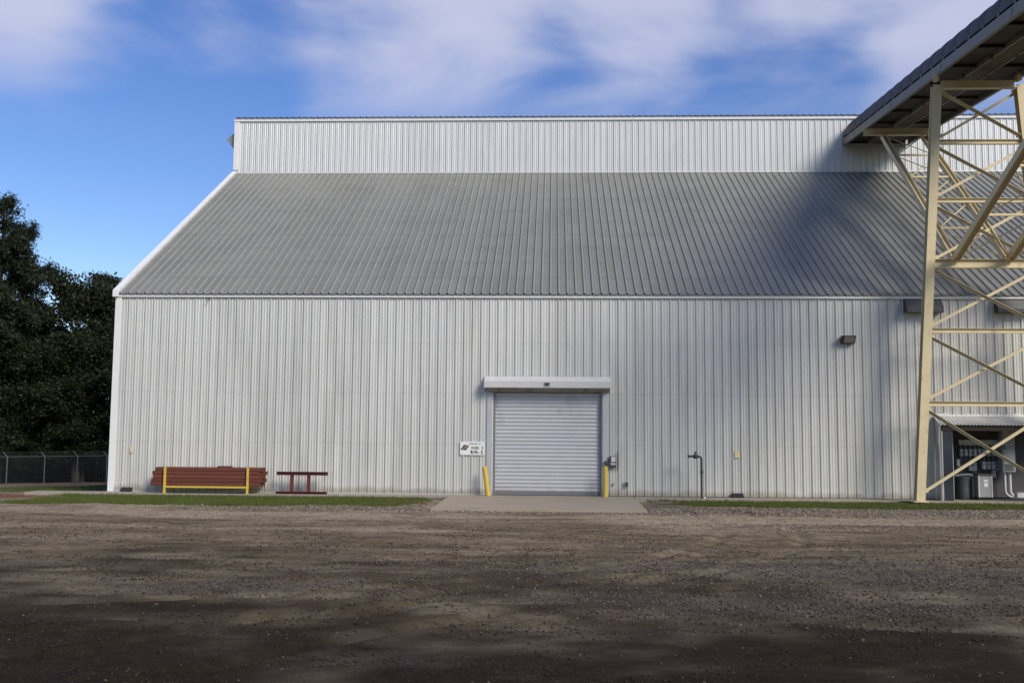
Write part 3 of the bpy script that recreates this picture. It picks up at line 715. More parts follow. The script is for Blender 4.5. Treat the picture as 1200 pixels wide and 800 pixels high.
# ------------------------------------------------------------------ rack of steel tubes
RY = D-.82
def rk(u, v, y=RY): return atY(u, v, y)
xl = rk(192.5, 575).x; xr = rk(289.5, 578).x; zt = rk(192.5, 547).z
RW = .70
rack = empty('pipe_rack', (xl, RY, 0), 'yellow painted steel rack holding a stack of red tubes', 'rack')
for x in (0, xr-xl):
    for y, e in ((0, 0), (RW, .03)):
        boxo('post', (x-.035, y-.035, .0), (x+.035, y+.035, zt+e), M['yellow'], rack, .005)
        boxo('foot_plate', (x-.08, y-.06, .001), (x+.08, y+.06, .012), M['yellow'], rack)
for y in (0, RW): boxo('rail', (.036, y-.03, .19), (xr-xl-.036, y+.03, .255), M['yellow'], rack, .005)
for x in (0, xr-xl): boxo('cross_bar', (x-.03, .036, .185), (x+.03, RW-.036, .25), M['yellow'], rack, .005)
TW = .118; TH = .125
tubes_l = rk(178, 560, RY+.1).x; tubes_r = rk(311, 560, RY+.1).x
def tube_mesh(name, L, w, h, t=.009):
    m = MB(); a = w/2; b = h/2
    k = .016; j_ = .008; e = a-t; g = b-t
    out = [(-a+k, -b), (a-k, -b), (a, -b+k), (a, b-k), (a-k, b), (-a+k, b), (-a, b-k), (-a, -b+k)]; inn = [(-e+j_, -g), (e-j_, -g), (e, -g+j_), (e, g-j_), (e-j_, g), (-e+j_, g), (-e, g-j_), (-e, -g+j_)]; n = 8
    vs = [(0, y, z) for y, z in out] + [(L, y, z) for y, z in out] + [(0, y, z) for y, z in inn] + [(L, y, z) for y, z in inn]
    fs = []
    for i in range(n):
        j = (i+1) % n
        fs += [(i, j, n+j, n+i), (2*n+i, 3*n+i, 3*n+j, 2*n+j), (i, 2*n+i, 2*n+j, j), (n+i, n+j, 3*n+j, 3*n+i)]
    m.add(vs, fs); return m.mesh(name)
rowname = ['bottom', 'second', 'third', 'fourth', 'top']
zb = .256
row_l = [-.02, .0, .06, .03, .13]; row_r = [-.16, -.12, -.14, -.17, -.13]
full = tubes_r - tubes_l
for r in range(5):
    for c in range(5):
        L_ = full + row_r[r] - row_l[r] + (random.uniform(-.06, .04) if c else 0)
        if c: L_ = full - row_l[r] - .15 + random.uniform(-.05, .05)
        x = tubes_l + row_l[r] + (random.uniform(-.05, .05) if c else 0)
        me = tube_mesh('steel_tube', L_, TW, TH)
        o = link('steel_tube', me, M['rust']); o.location = (x, RY+.10+c*(TW+.006), zb + TH/2 + r*(TH+.0035)); o.rotation_euler.z = random.uniform(-.0012, .0012)
        if c == 0: lab = 'red square steel tube at the front of the rack, %s row%s' % (rowname[r], ' from the bottom' if 0 < r < 4 else '')
        else: lab = 'red square steel tube inside the stack behind the front tubes'
        tag(o, lab, 'steel tube', 'red steel tubes stacked on the yellow rack')
zt5 = zb + 5*(TH+.0035)
o = boxo('steel_plate', (-.25, -.12, 0), (.22, .14, .045), M['rust'], None, .004); o.location = (rk(263, 549, RY+.2).x, RY+.3, zt5+.002); o.rotation_euler = (0, 0, .05)
tag(o, 'short red steel plate lying on top of the tube stack', 'steel plate')
# timber bearers are hidden; red frame beside the rack
FY = D-.55
fx0 = atY(323, 580, FY).x; fx1 = atY(383, 580, FY).x; fzt = atY(350, 552.5, FY).z
fr = empty('steel_trestle', (fx0, FY, 0), 'dark red steel trestle with two uprights standing against the wall', 'trestle')
w = fx1-fx0
m = MB(); m.member((0, 0, .045), (w, 0, .045), I_prof(.16, .086, .012, .012)); m.build('bottom_beam', M['rust2'], fr)
m = MB(); m.member((.02, 0, fzt-.06), (w+.02, 0, fzt-.06), I_prof(.16, .12, .012, .012)); m.build('top_beam', M['rust2'], fr)
for u, dx in ((341.5, .015), (361.5, .0)):
    x = atY(u, 570, FY).x-fx0
    m = MB(); m.member((x, 0, .089), (x+dx, 0, fzt-.121), I_prof(.10, .10, .012, .012), (0, 1, 0)); m.build('upright', M['rust2'], fr)

# ------------------------------------------------------------------ electrical shed
SY = D-.62
sx0 = atY(1103, 500, SY).x; sz1 = atY(1110, 488, D).z; sz0 = atY(1140, 497, SY).z; sxe = SX1+.15
sh = empty('electrical_shed', (sx0, SY, 0), 'lean-to shed with corrugated roof sheltering switchgear behind the tower', 'shed')
def S(a): return Vector(a)-Vector((sx0, SY, 0))
m = MB(); m.prism([(0, 0), (0, sz0-.02), (D-.045-SY, sz1-.06), (D-.045-SY, 0)], 'X', 0, .03); m.build('side_wall', M['wall'], sh)
m = MB(); m.box((.035, .0, .0), (.36, .05, sz0-.10)); m.build('front_panel', M['navy'], sh, bevel=.004)
boxo('header_beam', (.0, -.02, sz0-.22), (sxe-sx0, .04, sz0-.06), M['deck'], sh, .004)
ln = math.hypot(D-.045-SY, sz1-sz0); sa = math.atan2(sz1-sz0, D-.045-SY)
npn = 6; wpn = (sxe-sx0+.1)/npn
for i in range(npn):
    n = 24; vs = []; fs = []
    for j in (0, 1):
        for k in range(n+1):
            x = -.05+i*wpn+wpn*k/n; vs.append((x, -.10*math.cos(sa)*(1-j) + (D-.05-SY)*j, sz0-.10*math.sin(sa)*(1-j)+(sz1-sz0)*j + .022*math.sin(2*math.pi*x/.12) + .02))
    fs = [(k, k+1, n+2+k, n+1+k) for k in range(n)]
    mm = MB(); mm.add(vs, fs); o = mm.build('roof_sheet', M['wall'], sh); sd = o.modifiers.new('thick', 'SOLIDIFY'); sd.thickness = .004
# white blocks paint the sunlit scalloped edge at the wall
m = MB()
x = .05
while x < sxe-sx0-.3:
    w_ = random.uniform(.05, .11); m.box((x, D-.10-SY, sz1+.005), (x+w_, D-.055-SY, sz1+.07+random.uniform(0, .05))); x += w_+.012
m.build('sunlit_edge', M['paper'], sh)
m = MB(); m.tube([(-.06, -.03, 0), (-.07, -.03, .5), (-.10, -.03, .95), (-.09, -.03, 1.5), (-.12, -.03, 2.0), (-.10, -.03, sz0-.04)], .05, 10); m.build('corner_conduit', M['galv'], sh, True)
bwl = D+.95      # back board face
bx0 = atY(1119, 520, bwl).x
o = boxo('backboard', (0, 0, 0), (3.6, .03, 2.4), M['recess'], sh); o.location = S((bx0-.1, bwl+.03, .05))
def eq_box(name, u0, v0, u1, v1, y, depth, material, lab, cat, group=None, bevel=.01):
    a = atY(u0, v0, y-depth); b = atY(u1, v1, y-depth)
    e = empty(name, (a.x, y, b.z), lab, cat, group)
    boxo('housing', (0, -depth, 0), (b.x-a.x, 0, a.z-b.z), material, e, bevel)
    return e, b.x-a.x, a.z-b.z
e, w, h_ = eq_box('wire_trough', 1123.5, 515, 1171, 521.5, bwl+.025, .15, M['equip2'], 'long grey wiring trough across the shed back', 'trough')
for k in range(4): boxo('cover_seam', (w*(k+.5)/4-.008, -.158, 0), (w*(k+.5)/4+.008, -.1505, h_), M['equip'], e)
for k in range(9):
    u = 1125.2+k*5.35
    e, w, h_ = eq_box('disconnect_switch', u, 526, u+3.9, 534, bwl+.025, .14, M['equip2'], '%s grey disconnect switch in the row under the trough' % ['first','second','third','fourth','fifth','sixth','seventh','eighth','last'][k], 'switch', 'row of disconnect switches', .006)
    boxo('label', (w*.2, -.146, h_*.30), (w*.8, -.1405, h_*.62), M['paper'] if k % 2 else M['equip'], e); boxo('lever', (w-.004, -.16, h_*.3), (w+.02, -.10, h_*.8), M['black'], e)
    m = MB(); m.tube([(w/2, -.07, h_), (w/2, -.07, h_+.18)], .016, 8); m.build('conduit', M['equip'], e)
    m = MB(); m.tube([(w/2, -.07, 0), (w/2, -.07, -.16)], .014, 8); m.build('conduit', M['equip'], e)
for k, (u0, v0, u1, v1, mt, lab) in enumerate(((1151.5, 540.5, 1156, 549.5, 'equip2', 'left of three pale control boxes above the transformer'), (1157.2, 540.5, 1161.3, 549.5, 'equip2', 'middle of three pale control boxes above the transformer'),
        (1162.6, 540.5, 1167, 549.5, 'equip2', 'right of three pale control boxes above the transformer'), (1163.2, 551, 1167.2, 559.5, 'equip2', 'single pale box beside the transformer top'),
        (1121, 537.5, 1125.2, 546, 'equip2', 'pale box at the left end of the shed backboard'), (1135.3, 541.5, 1145, 551.5, 'equip', 'square grey meter box behind the tower brace'))):
    e, w, h_ = eq_box('control_panel_box', u0, v0, u1, v1, bwl+.025, .15, M[mt], lab, 'box', 'boxes on the shed backboard', .006)
    boxo('door_plate', (w*.12, -.158, h_*.1), (w*.88, -.1505, h_*.9), M[mt], e, .003)
    boxo('nameplate', (w*.3, -.163, h_*.6), (w*.7, -.1585, h_*.75), M['paper'] if k in (4,) else M['dark_grey'], e)
for k in range(3):
    a = atY(1169.5, 541.5+4*k, bwl-.05); o = boxo('push_button_box', (-.05, 0, -.05), (.06, .07, .045), M['equip'], None, .006); o.location = (a.x, bwl-.05, a.z)
    tag(o, '%s small grey button box beside the tall cabinet' % ['top', 'middle', 'lowest'][k], 'button box', 'button boxes by the cabinet')
# big cabinet with louvres
cy = D+.7
e, w, h_ = eq_box('electrical_cabinet', 1173.5, 500, 1190.5, 553, cy, .32, M['equip'], 'tall grey electrical cabinet with louvres at the shed right', 'cabinet')
boxo('door_plate', (.03, -.332, .03), (w-.03, -.321, h_-.03), M['equip'], e, .004)
for k in range(5): boxo('louvre', (.07, -.35, .07+.045*k), (w-.07, -.333, .09+.045*k), M['dark_grey'], e)
m = MB(); m.box((w*.12, -.345, h_*.5), (w*.2, -.333, h_*.58)); m.build('handle', M['black'], e)
for k, dx in enumerate((.12, .30)):
    z0 = e.location.z; m = MB()
    pts = [(dx, -.16, .02), (dx, -.16, -z0+.32)] + [(dx+.24*(1-math.cos(a)), -.16, -z0+.32-.24*math.sin(a)) for a in (.4, .8, 1.2, math.pi/2)] + [(1.1, -.16-.10*k, -z0+.08)]
    m.tube(pts, .045, 12); m.build('conduit', M['equip2'], e, True)
e, w, h_ = eq_box('pull_box', 1192, 577, 1206, 583, D+.3, .25, M['equip2'], 'low grey pull box on the pad at the photo right edge', 'box')
boxo('lid', (-.01, -.26, h_), (w+.01, .01, h_+.015), M['equip'], e)
# transformer
ty = D+.42; a = atY(1146.5, 556, ty-.4); b = atY(1163, 577.5, ty-.4); w = b.x-a.x
tr = empty('transformer', (a.x, ty, .002), 'grey cabinet transformer on feet with white notice in the shed', 'transformer')
zb_ = .09; zt_ = a.z
boxo('cabinet', (0, -.40, zb_), (w, 0, zt_-.03), M['equip'], tr, .012); boxo('lid', (-.03, -.43, zt_-.028), (w+.03, .03, zt_+.02), M['dark_grey'], tr, .008)
for x in (.0, w-.06):
    for y in (-.38, -.08): boxo('foot', (x, y, 0), (x+.06, y+.06, zb_-.001), M['black'], tr)
for x in (-.012, w-.02): boxo('corner_angle', (x, -.412, zb_+.0), (x+.032, -.401, zt_-.03), M['equip2'], tr)
boxo('notice', (w*.40, -.408, zt_*.52), (w*.68, -.4015, zt_*.68), M['paper'], tr); boxo('notice', (w*.38, -.408, zt_*.72), (w*.70, -.4015, zt_*.80), M['paper'], tr)
# tank and hose
a = atY(1118, 556, D+.5); b = atY(1141, 580, D+.5); r = (b.x-a.x)/2*.92
tk = empty('drum', (a.x+r+.02, D+.55, .002), 'dark round drum in the shed left of the transformer', 'drum')
m = MB(); m.tube([(0, 0, 0), (0, 0, .03), (0, 0, .35), (0, 0, .38), (0, 0, .72), (0, 0, .77), (0, 0, .79)], [r*.98, r, r, r*.97, r, r, r*.9], 24); m.build('barrel', M['dark_grey'], tk, True)
m = MB(); m.tube([(-.3, -.1, .80), (-.1, -.15, .84), (.15, -.2, .86), (.35, -.22, .78), (.45, -.24, .62), (.47, -.24, .42)], .035, 10); o = m.build('hose', M['equip'], None, True); o.location = tk.location
tag(o, 'grey flexible hose curving over the dark drum in the shed', 'hose')
m = MB(); m.tube([(0, 0, 0), (0, 0, -.12)], .02, 8); m.tube([(0, 0, -.12), (0, 0, -.2)], [.035, .05], 10); o = m.build('shed_lamp', M['paper'], sh); o.location = S((atY(1178, 500, SY+.2).x, SY+.2, sz0-.06))

# ------------------------------------------------------------------ tower
TY = D-1.3
XTL, XTR = 13.18, 15.98; ZT = 14.20
XBL, XBR = 12.20, 16.96
tw = empty('conveyor_tower', ((XBL+XBR)/2, TY, 0), 'cream painted steel lattice tower carrying the conveyor gallery', 'tower')
TO = Vector(tw.location)
def tpart(name, p, q, prof, up=(0, 0, 1), material=None):
    m = MB(); m.member(Vector(p)-TO, Vector(q)-TO, prof, up); return m.build(name, material or M['cream'], tw)
def legx(z, s): t = z/ZT; return (XBL+(XTL-XBL)*t) if s < 0 else (XBR+(XTR-XBR)*t)
for s in (-1, 1):
    x0, x1 = legx(0, s), legx(ZT, s)
    tpart('leg', (x0, TY, .03), (x1, TY, ZT), I_prof(.29, .29, .022, .016), (0, 1, 0))
    boxo('base_plate', (x0-TO.x-.25, -.25, .0), (x0-TO.x+.25, .25, .028), M['cream'], tw)
    tpart('stub_post', (x1, TY, ZT+.155), (x1-.01, TY, ZT+.42), I_prof(.16, .16, .014, .01), (0, 1, 0))
levels = [ZT, 12.22, 10.18, 8.0, 5.72, 3.26]
for i, z in enumerate(levels):
    big = i in (0, 3)
    hh = .30 if i == 3 else (.26 if i == 0 else .16)
    x0, x1 = legx(z, -1), legx(z, 1); e = .16
    tpart('cross_beam', (x0+e, TY, z+(.03 if i == 0 else 0)), (x1-e, TY, z+(.03 if i == 0 else 0)), I_prof(.20 if big else .14, hh, .014, .010))
zs = levels + [.12]
for i in range(6):
    za, zb2 = zs[i]-.22, zs[i+1]+.22
    if i == 5: zb2 = .38
    n = .005
    for k, (s0, s1) in enumerate(((-1, 1), (1, -1))):
        p = Vector((legx(za, s0)-s0*.17, TY-.05+.1*k, za)); q = Vector((legx(zb2, s1)-s1*.17, TY-.05+.1*k, zb2))
        tpart('diagonal_brace', p, q, L_prof(.092, .012), (0, -1 if k == 0 else 1, .001))
    xc = (legx((za+zb2)/2, -1)+legx((za+zb2)/2, 1))/2
    for s in (-1, 1):
        for zz in (za, zb2):
            x = legx(zz, s)-s*.17
            boxo('gusset_plate', (x-TO.x-.0 if s < 0 else x-TO.x-.11, -.012, zz-.07), (x-TO.x+.11 if s < 0 else x-TO.x, .012, zz+.07), M['cream'], tw)
# gallery line
GA = Vector((13.95, D+RD-.06, 16.13)); GDIR = Vector((-.055, -1.0, -.111))    # from the monitor towards the yard
def gal(y): return GA + GDIR*(GA.y-y)
GW = 3.1
# raking struts, back towards the monitor and forward over the yard
zbm = levels[3]+.16
for name, ytop, xo in (('back', 44.0, 0), ('front', 22.6, 0)):
    sgn = 1 if name == 'back' else -1
    g = gal(ytop); ends = []
    for xb, fr_ in ((13.62, .29), (15.42, .87)):
        p = Vector((xb, TY+sgn*.05, zbm)); q = Vector((g.x + GW*(.24 if fr_ < .5 else .80), ytop, g.z-.36)); ends.append((p, q))
        tpart('raking_strut', p, q, I_prof(.22, .22, .016, .012), (1, 0, 0))
    tpart('strut_head_beam', (g.x-.12, ytop, g.z-.18), (g.x+GW+.12, ytop, g.z-.18), I_prof(.18, .28, .014, .010))
    (p0, q0), (p1, q1) = ends
    nb = 5
    for k in range(1, nb):
        t = k/nb; tpart('strut_tie', p0.lerp(q0, t)+Vector((.11, 0, 0)), p1.lerp(q1, t)-Vector((.11, 0, 0)), L_prof(.09, .01))
    for k in range(nb):
        a, b = k/nb+.01, (k+1)/nb-.01
        o1 = Vector((0, .03, 0)); 
        tpart('strut_rod', p0.lerp(q0, a)+Vector((.11, 0, 0))+o1, p1.lerp(q1, b)-Vector((.11, 0, 0))+o1, B_prof(.035, .035))
        tpart('strut_rod', p1.lerp(q1, a)-Vector((.11, 0, 0))-o1, p0.lerp(q0, b)+Vector((.11, 0, 0))-o1, B_prof(.06 if k % 2 == 0 else .035, .035))

# ------------------------------------------------------------------ conveyor gallery
YG0, YG1 = GA.y, 19.5
gl = empty('conveyor_gallery', tuple(gal(YG1)), 'overhead conveyor gallery with dark arched cover running into the warehouse monitor', 'conveyor')
GO = Vector(gl.location)
ex = Vector((1, 0, 0)); gd = GDIR.normalized(); gup = Vector((0, gd.z, -gd.y)).normalized()
if gup.z < 0: gup = -gup
LEN = (gal(YG0)-gal(YG1)).length
def G(s, x, z):           # s metres from the monitor end, x across from left girder, z above girder bottom
    return GA + gd*s + ex*x + gup*z - GO
GH = .33
for x, sd in ((.05, 1), (GW-.05, -1)):
    m = MB(); c = [(0, 0), (sd*.12, 0), (sd*.12, .02), (sd*.012, .02), (sd*.012, GH-.02), (sd*.12, GH-.02), (sd*.12, GH), (0, GH)]
    vs = [G(0, x-sd*.05+a, b) for a, b in c] + [G(LEN, x-sd*.05+a, b) for a, b in c]; n = 8
    m.add(vs, [(i, (i+1) % n, n+(i+1) % n, n+i) for i in range(n)] + [tuple(range(n-1, -1, -1)), tuple(range(n, 2*n))])
    m.build('side_girder', M['girder'], gl)
    s = 2.2
    while s < LEN-1:
        m = MB()
        xx = x-sd*.05-sd*.012 if True else 0
        a = [G(s+ds, xx+dx, z) for ds in (-.13, .13) for dx in (0, sd*.010) for z in (.05, GH-.05)]
        m.add(a, [(0,1,3,2),(4,5,7,6),(0,1,5,4),(2,3,7,6),(0,2,6,4),(1,3,7,5)]); m.build('splice_plate', M['girder'], gl)
        s += 6.1
SEG = 1.22; nseg = int(LEN/SEG)
arc_n = 14; RISE = 1.0
for k in range(nseg):
    a = k*SEG; b = a+SEG
    # floor panel and joist
    m = MB(); vs = [G(a+.01, .14, .22), G(a+.01, GW-.14, .22), G(b-.01, GW-.14, .22), G(b-.01, .14, .22), G(a+.01, .14, .25), G(a+.01, GW-.14, .25), G(b-.01, GW-.14, .25), G(b-.01, .14, .25)]
    m.add(vs, [(0,3,2,1),(4,5,6,7),(0,1,5,4),(1,2,6,5),(2,3,7,6),(3,0,4,7)]); m.build('floor_panel', M['deck'], gl)
    if k % 2 == 0:
        m = MB(); p, q = G(a, .13, .165), G(a, GW-.13, .165); m.member(p, q, I_prof(.07, .10, .010, .01), gup); m.build('joist', M['deck'], gl)
    # arched cover sheet, slightly bellied between hoops
    vs = []; rows = 6
    for j in range(rows+1):
        t = j/rows; s = a + SEG*t; bulge = .045*math.sin(math.pi*t)**.8 if 0 < t < 1 else 0
        for i in range(arc_n+1):
            ang = math.pi*(1-i/arc_n); vs.append(G(s, GW/2 + (GW/2-.05+bulge*.6)*math.cos(ang), GH+.09 + (RISE+bulge)*math.sin(ang)**.8))
    fs = [(j*(arc_n+1)+i, j*(arc_n+1)+i+1, (j+1)*(arc_n+1)+i+1, (j+1)*(arc_n+1)+i) for j in range(rows) for i in range(arc_n)]
    m = MB(); m.add(vs, fs); m.build('cover_panel', M['cover'], gl, True)
    for x in (.03, GW-.09):
        m = MB(); m.add([G(a+ds, x+dx, z) for ds in (-.04, .04) for dx in (0, .06) for z in (GH, GH+.16)], [(0,1,3,2),(4,5,7,6),(0,1,5,4),(2,3,7,6),(0,2,6,4),(1,3,7,5)])
        m.build('cover_bracket', M['girder'], gl)
for x0_, x1_, mt in ((1.15, 1.21, 'girder'), (1.21, 1.84, 'deck2'), (1.84, 1.90, 'girder')):
    s = 0
    while s < LEN-.5:
        L_ = 2.44 if mt == 'deck2' else (1.6 if random.random() < .5 else 2.4)
        e_ = min(s+L_-.02, LEN); z0 = .10 if mt == 'deck2' else .06
        m = MB(); m.add([G(q, x, z) for q in (s, e_) for x in (x0_, x1_) for z in (z0, .215)], [(0,1,3,2),(4,5,7,6),(0,1,5,4),(2,3,7,6),(0,2,6,4),(1,3,7,5)])
        m.build('belt_pan' if mt == 'deck2' else 'stringer', M[mt], gl)
        s += L_ if mt == 'deck2' else L_+.25
for x in (.10, GW-.115):
    m = MB(); m.add([G(q, x+dx, z) for q in (.02, LEN-.02) for dx in (0, .015) for z in (GH-.03, GH+.15)], [(0,1,3,2),(4,5,7,6),(0,1,5,4),(2,3,7,6),(0,2,6,4),(1,3,7,5)]); m.build('gap_shade_strip', M['black'], gl)  # added black strip paints the dark of the gap under the cover
# gallery end frame against the monitor wall
m = MB(); m.add([G(q, x, z) for q in (.0, .05) for x in (.05, GW-.05) for z in (.252, GH+.08)], [(0,1,3,2),(4,5,7,6),(0,1,5,4),(2,3,7,6),(0,2,6,4),(1,3,7,5)]); m.build('end_plate', M['girder'], gl)

# ------------------------------------------------------------------ fence
fp = [(-33.5, 57.2), (-32.82, 60.0), (-32.04, 63.0), (-31.36, 66.0), (-30.72, 69.0), (-30.05, 72.0)]
fp = [(-34.3, 54.2)] + fp
fz = [float(ground_z(x, y)) for x, y in fp]
fn = empty('chain_link_fence', (fp[0][0], fp[0][1], fz[0]), 'chain link fence with angled barbed wire arms before the dark trees', 'fence')
FO = Vector(fn.location); FH = 1.93
def topz(i): return fz[i]+FH
for i, (x, y) in enumerate(fp):
    m = MB(); p = Vector((x, y, fz[i]))-FO
    m.tube([p-Vector((0, 0, .2)), p+Vector((0, 0, FH))], .035, 10); m.build('post', M['fence'], fn, True)
    m = MB(); t = p+Vector((0, 0, FH-.02)); m.tube([t, t+Vector((-.26, -.05, .32))], [.028, .018], 8); m.build('barb_arm', M['fence'], fn)
for i in range(len(fp)-1):
    a = Vector((*fp[i], topz(i)))-FO; b = Vector((*fp[i+1], topz(i+1)))-FO
    m = MB(); m.tube([a, b], .024, 8); m.build('top_rail', M['fence'], fn, True)
    m = MB()
    for k in range(3):
        o_ = Vector((-.26, -.05, .32))*((k+1)/3.2); m.tube([a+o_, a.lerp(b, .5)+o_-Vector((0, 0, .02)), b+o_], .006, 4)
    m.build('barbed_wire', M['fence'], fn)
    # woven wire between the posts
    m = MB(); base = Vector((*fp[i], fz[i]))-FO; d = Vector((fp[i+1][0]-fp[i][0], fp[i+1][1]-fp[i][1], 0)); L_ = d.length; d.normalize()
    hgt = FH-.03; st = .11; k = -int(hgt/st)
    while k*st < L_:
        for sg_ in (0, 1):
            s0, s1 = k*st, k*st+hgt; t0, t1 = max(0, -s0/hgt), min(1, (L_-s0)/hgt)
            if t1 <= t0: continue
            z0, z1 = (t0*hgt, t1*hgt) if sg_ == 0 else (hgt-t0*hgt, hgt-t1*hgt)
            dz = fz[i+1]-fz[i]
            p = base+d*(s0+t0*hgt)+Vector((0, 0, z0+.02+dz*(s0+t0*hgt)/L_)); q = base+d*(s0+t1*hgt)+Vector((0, 0, z1+.02+dz*(s0+t1*hgt)/L_))
            m.member(p, q, B_prof(.005, .005))
        k += 1
    o = m.build('wire_mesh', M['dark_grey'], fn); tag(o, kind='stuff')

# ------------------------------------------------------------------ trees
def tri_cloud(name, centers, size, r, needle=False):
    n = len(centers); d1 = r.normal(size=(n, 3)); d1 /= np.linalg.norm(d1, axis=1)[:, None]
    d2 = r.normal(size=(n, 3)); d2 -= d1*(d1*d2).sum(1)[:, None]; d2 /= np.linalg.norm(d2, axis=1)[:, None]
    s = size*(.6+.8*r.random(n))[:, None]
    wd = .10 if needle else .42
    a = centers - d1*s*.5; b = centers + d1*s*.5; c = centers + d2*s*wd; e = centers - d2*s*wd
    v = np.stack([a, e, b, c], 1).reshape(-1, 3)
    return np_mesh(name, v, np.arange(4*n), 4)
def limb(m, p, d, L, r, depth, ends, rr, droop=0.):
    pts = [p]; rs = [r]; dirn = d.normalized(); n = 4
    for k in range(n):
        dirn = (dirn + Vector(rr.normal(0, .13, 3)) + Vector((0, 0, .06-droop))).normalized()
        p = p + dirn*(L/n); pts.append(p); rs.append(r*(1-.62*(k+1)/n))
        if depth > 0 and k >= 1:
            for _ in range(2):
                s = Vector(rr.normal(0, 1, 3)); s = (s - dirn*s.dot(dirn)).normalized()
                limb(m, p, dirn*.7+s*.8, L*.55, rs[-1]*.6, depth-1, ends, rr, droop)
        if depth == 0: ends.append(p.copy())
    m.tube(pts, rs, 6 if depth else 4, cap=False)
def broad_mesh(seed, ht, spread, leaves, low=.22):
    rr = np.random.default_rng(seed); m = MB(); ends = []
    m.tube([(0, 0, -.4), (0, 0, ht*.25), (rr.normal(0, .2), rr.normal(0, .2), ht*.55), (rr.normal(0, .4), rr.normal(0, .4), ht*.85)], [.32, .26, .17, .06], 10, cap=False)
    for k in range(17):
        t = low + (.86-low)*k/16; a = k*2.4+rr.normal(0, .3); L = spread*(1.05-.55*abs(t-.42)/.5)*rr.uniform(.7, 1.1)
        limb(m, Vector((0, 0, ht*t)), Vector((math.cos(a), math.sin(a), .45+.5*t)), L*.75, .11*(1.1-t), 1, ends, rr)
    ends.append(Vector((0, 0, ht*.92)))
    E = np.array([tuple(e) for e in ends]); reps = max(1, leaves//len(E)); c = np.repeat(E, reps, 0)
    c = c + rr.normal(size=c.shape)*np.array([.40, .40, .32])*(spread/4.5)*rr.uniform(.35, 1.25, (len(E), 1)).repeat(reps, 0)
    c = c[c[:, 2] < ht*1.02]
    return m.mesh('trunk', True), tri_cloud('crown', c, .17, rr)
def pine_mesh(seed, ht, spread, tufts, low=.12):
    rr = np.random.default_rng(seed); m = MB(); ends = []
    m.tube([(0, 0, -.4), (.05, 0, ht*.4), (.1, .05, ht*.75), (.1, 0, ht*.99)], [.34, .25, .13, .03], 10, cap=False)
    for k in range(46):
        t = low + (.98-low)*(k/45)**.9; a = k*2.4+rr.normal(0, .4); L = spread*(1.0-t)**.62*rr.uniform(.65, 1.15)+.35
        limb(m, Vector((.08, 0, ht*t)), Vector((math.cos(a), math.sin(a), .30)), L, .05*(1.2-t), 0 if L < 1.2 else 1, ends, rr, .02)
    E = np.array([tuple(e) for e in ends]); per = max(1, tufts//len(E)); c = np.repeat(E, per, 0)
    c = c + rr.normal(size=c.shape)*.26*rr.uniform(.5, 1.3, (len(E), 1)).repeat(per, 0)
    return m.mesh('trunk', True), tri_cloud('crown', c, .34, rr, True)
protos = {'b1': broad_mesh(1, 14, 5.2, 60000, .12), 'b2': broad_mesh(2, 14, 4.8, 60000, .10), 'b3': broad_mesh(3, 14, 5.0, 60000, .16), 'p1': pine_mesh(5, 20, 3.9, 90000)}
def tree(kind, x, y, ht, lab, rot=0, wide=1., group='trees beyond the fence'):
    name = 'pine_tree' if kind == 'p1' else 'broadleaf_tree'
    z = float(ground_z(x, y)); base = 20. if kind == 'p1' else 14.
    t = empty(name, (x, y, z), lab, 'tree', group, rot); s = ht/base; t.scale = (s*wide, s*wide, s)
    link('trunk', protos[kind][0], M['bark'], t); link('crown', protos[kind][1], M['needle' if kind == 'p1' else 'leaf'], t)
tree('p1', -39.6, 70, 20.3, 'tall dark pine at the left edge of the photo', .3)
tree('b1', -34.6, 73, 15.2, 'dark broadleaf tree with the highest crown beside the pine', .9, 1.0)
tree('b2', -31.0, 76, 14.6, 'dark broadleaf tree nearest the warehouse corner', 2.2, 1.05)
tree('b3', -37.2, 66.5, 10.6, 'lower dark tree behind the fence in front of the pine', 3.0, 1.25)
tree('b1', -33.6, 70.5, 10.2, 'low bushy tree behind the middle of the fence', 4.1, 1.3)
tree('b2', -28.6, 79, 14.0, 'dark tree mostly hidden behind the warehouse corner', 5.0, 1.1)
tree('b3', -41.5, 75, 13.0, 'dark tree at the photo left edge behind the pine', 1.4, 1.2)
tree('b1', -45, 82, 14, 'distant dark tree seen through gaps left of the pine', 2.9, 1.3)
tree('b2', -38.5, 83, 12, 'distant dark tree seen between the pine and the broad crown', .2, 1.4)
tree('b3', -33.5, 84, 12, 'distant dark tree seen under the highest broad crown', 3.7, 1.4)
tree('b2', -37.2, 67.0, 5.2, 'small dark shrubby tree just behind the left fence post', 2.0, 1.7)
tree('b3', -33.6, 71.5, 5.0, 'small dark shrubby tree just behind the right fence posts', .6, 1.7)
def undergrowth():
    r = np.random.default_rng(99); n = 90000
    t = r.random(n); x0 = -46+24*t; y = 76.5 - .10*(x0+46) + r.normal(0, 1.2, n) + 6*(t > .75)*(t-.75)*4
    z = ground_z(x0, y) + r.random(n)**1.3*(2.6+1.8*fbm(x0*.5, y*.1, 55, 3))
    o = link('undergrowth', tri_cloud('undergrowth', np.stack([x0, y, z], 1), .26, r), M['leaf']); tag(o, 'dense dark undergrowth filling the wood edge behind the fence', 'undergrowth', kind='stuff')
undergrowth()
# unseen trees added behind the camera to shade the near yard
for k, (x, y, s_) in enumerate(((10, -17.5, 19), (16, -15.0, 21), (22, -18, 22), (28, -15.5, 20), (34, -17, 22), (40, -15, 21))):
    tree(('b1', 'b2', 'b3')[k % 3], x, y, s_, 'unseen broadleaf tree added behind the camera to shade the near yard', k*1.3, .95, 'unseen trees added for shade')

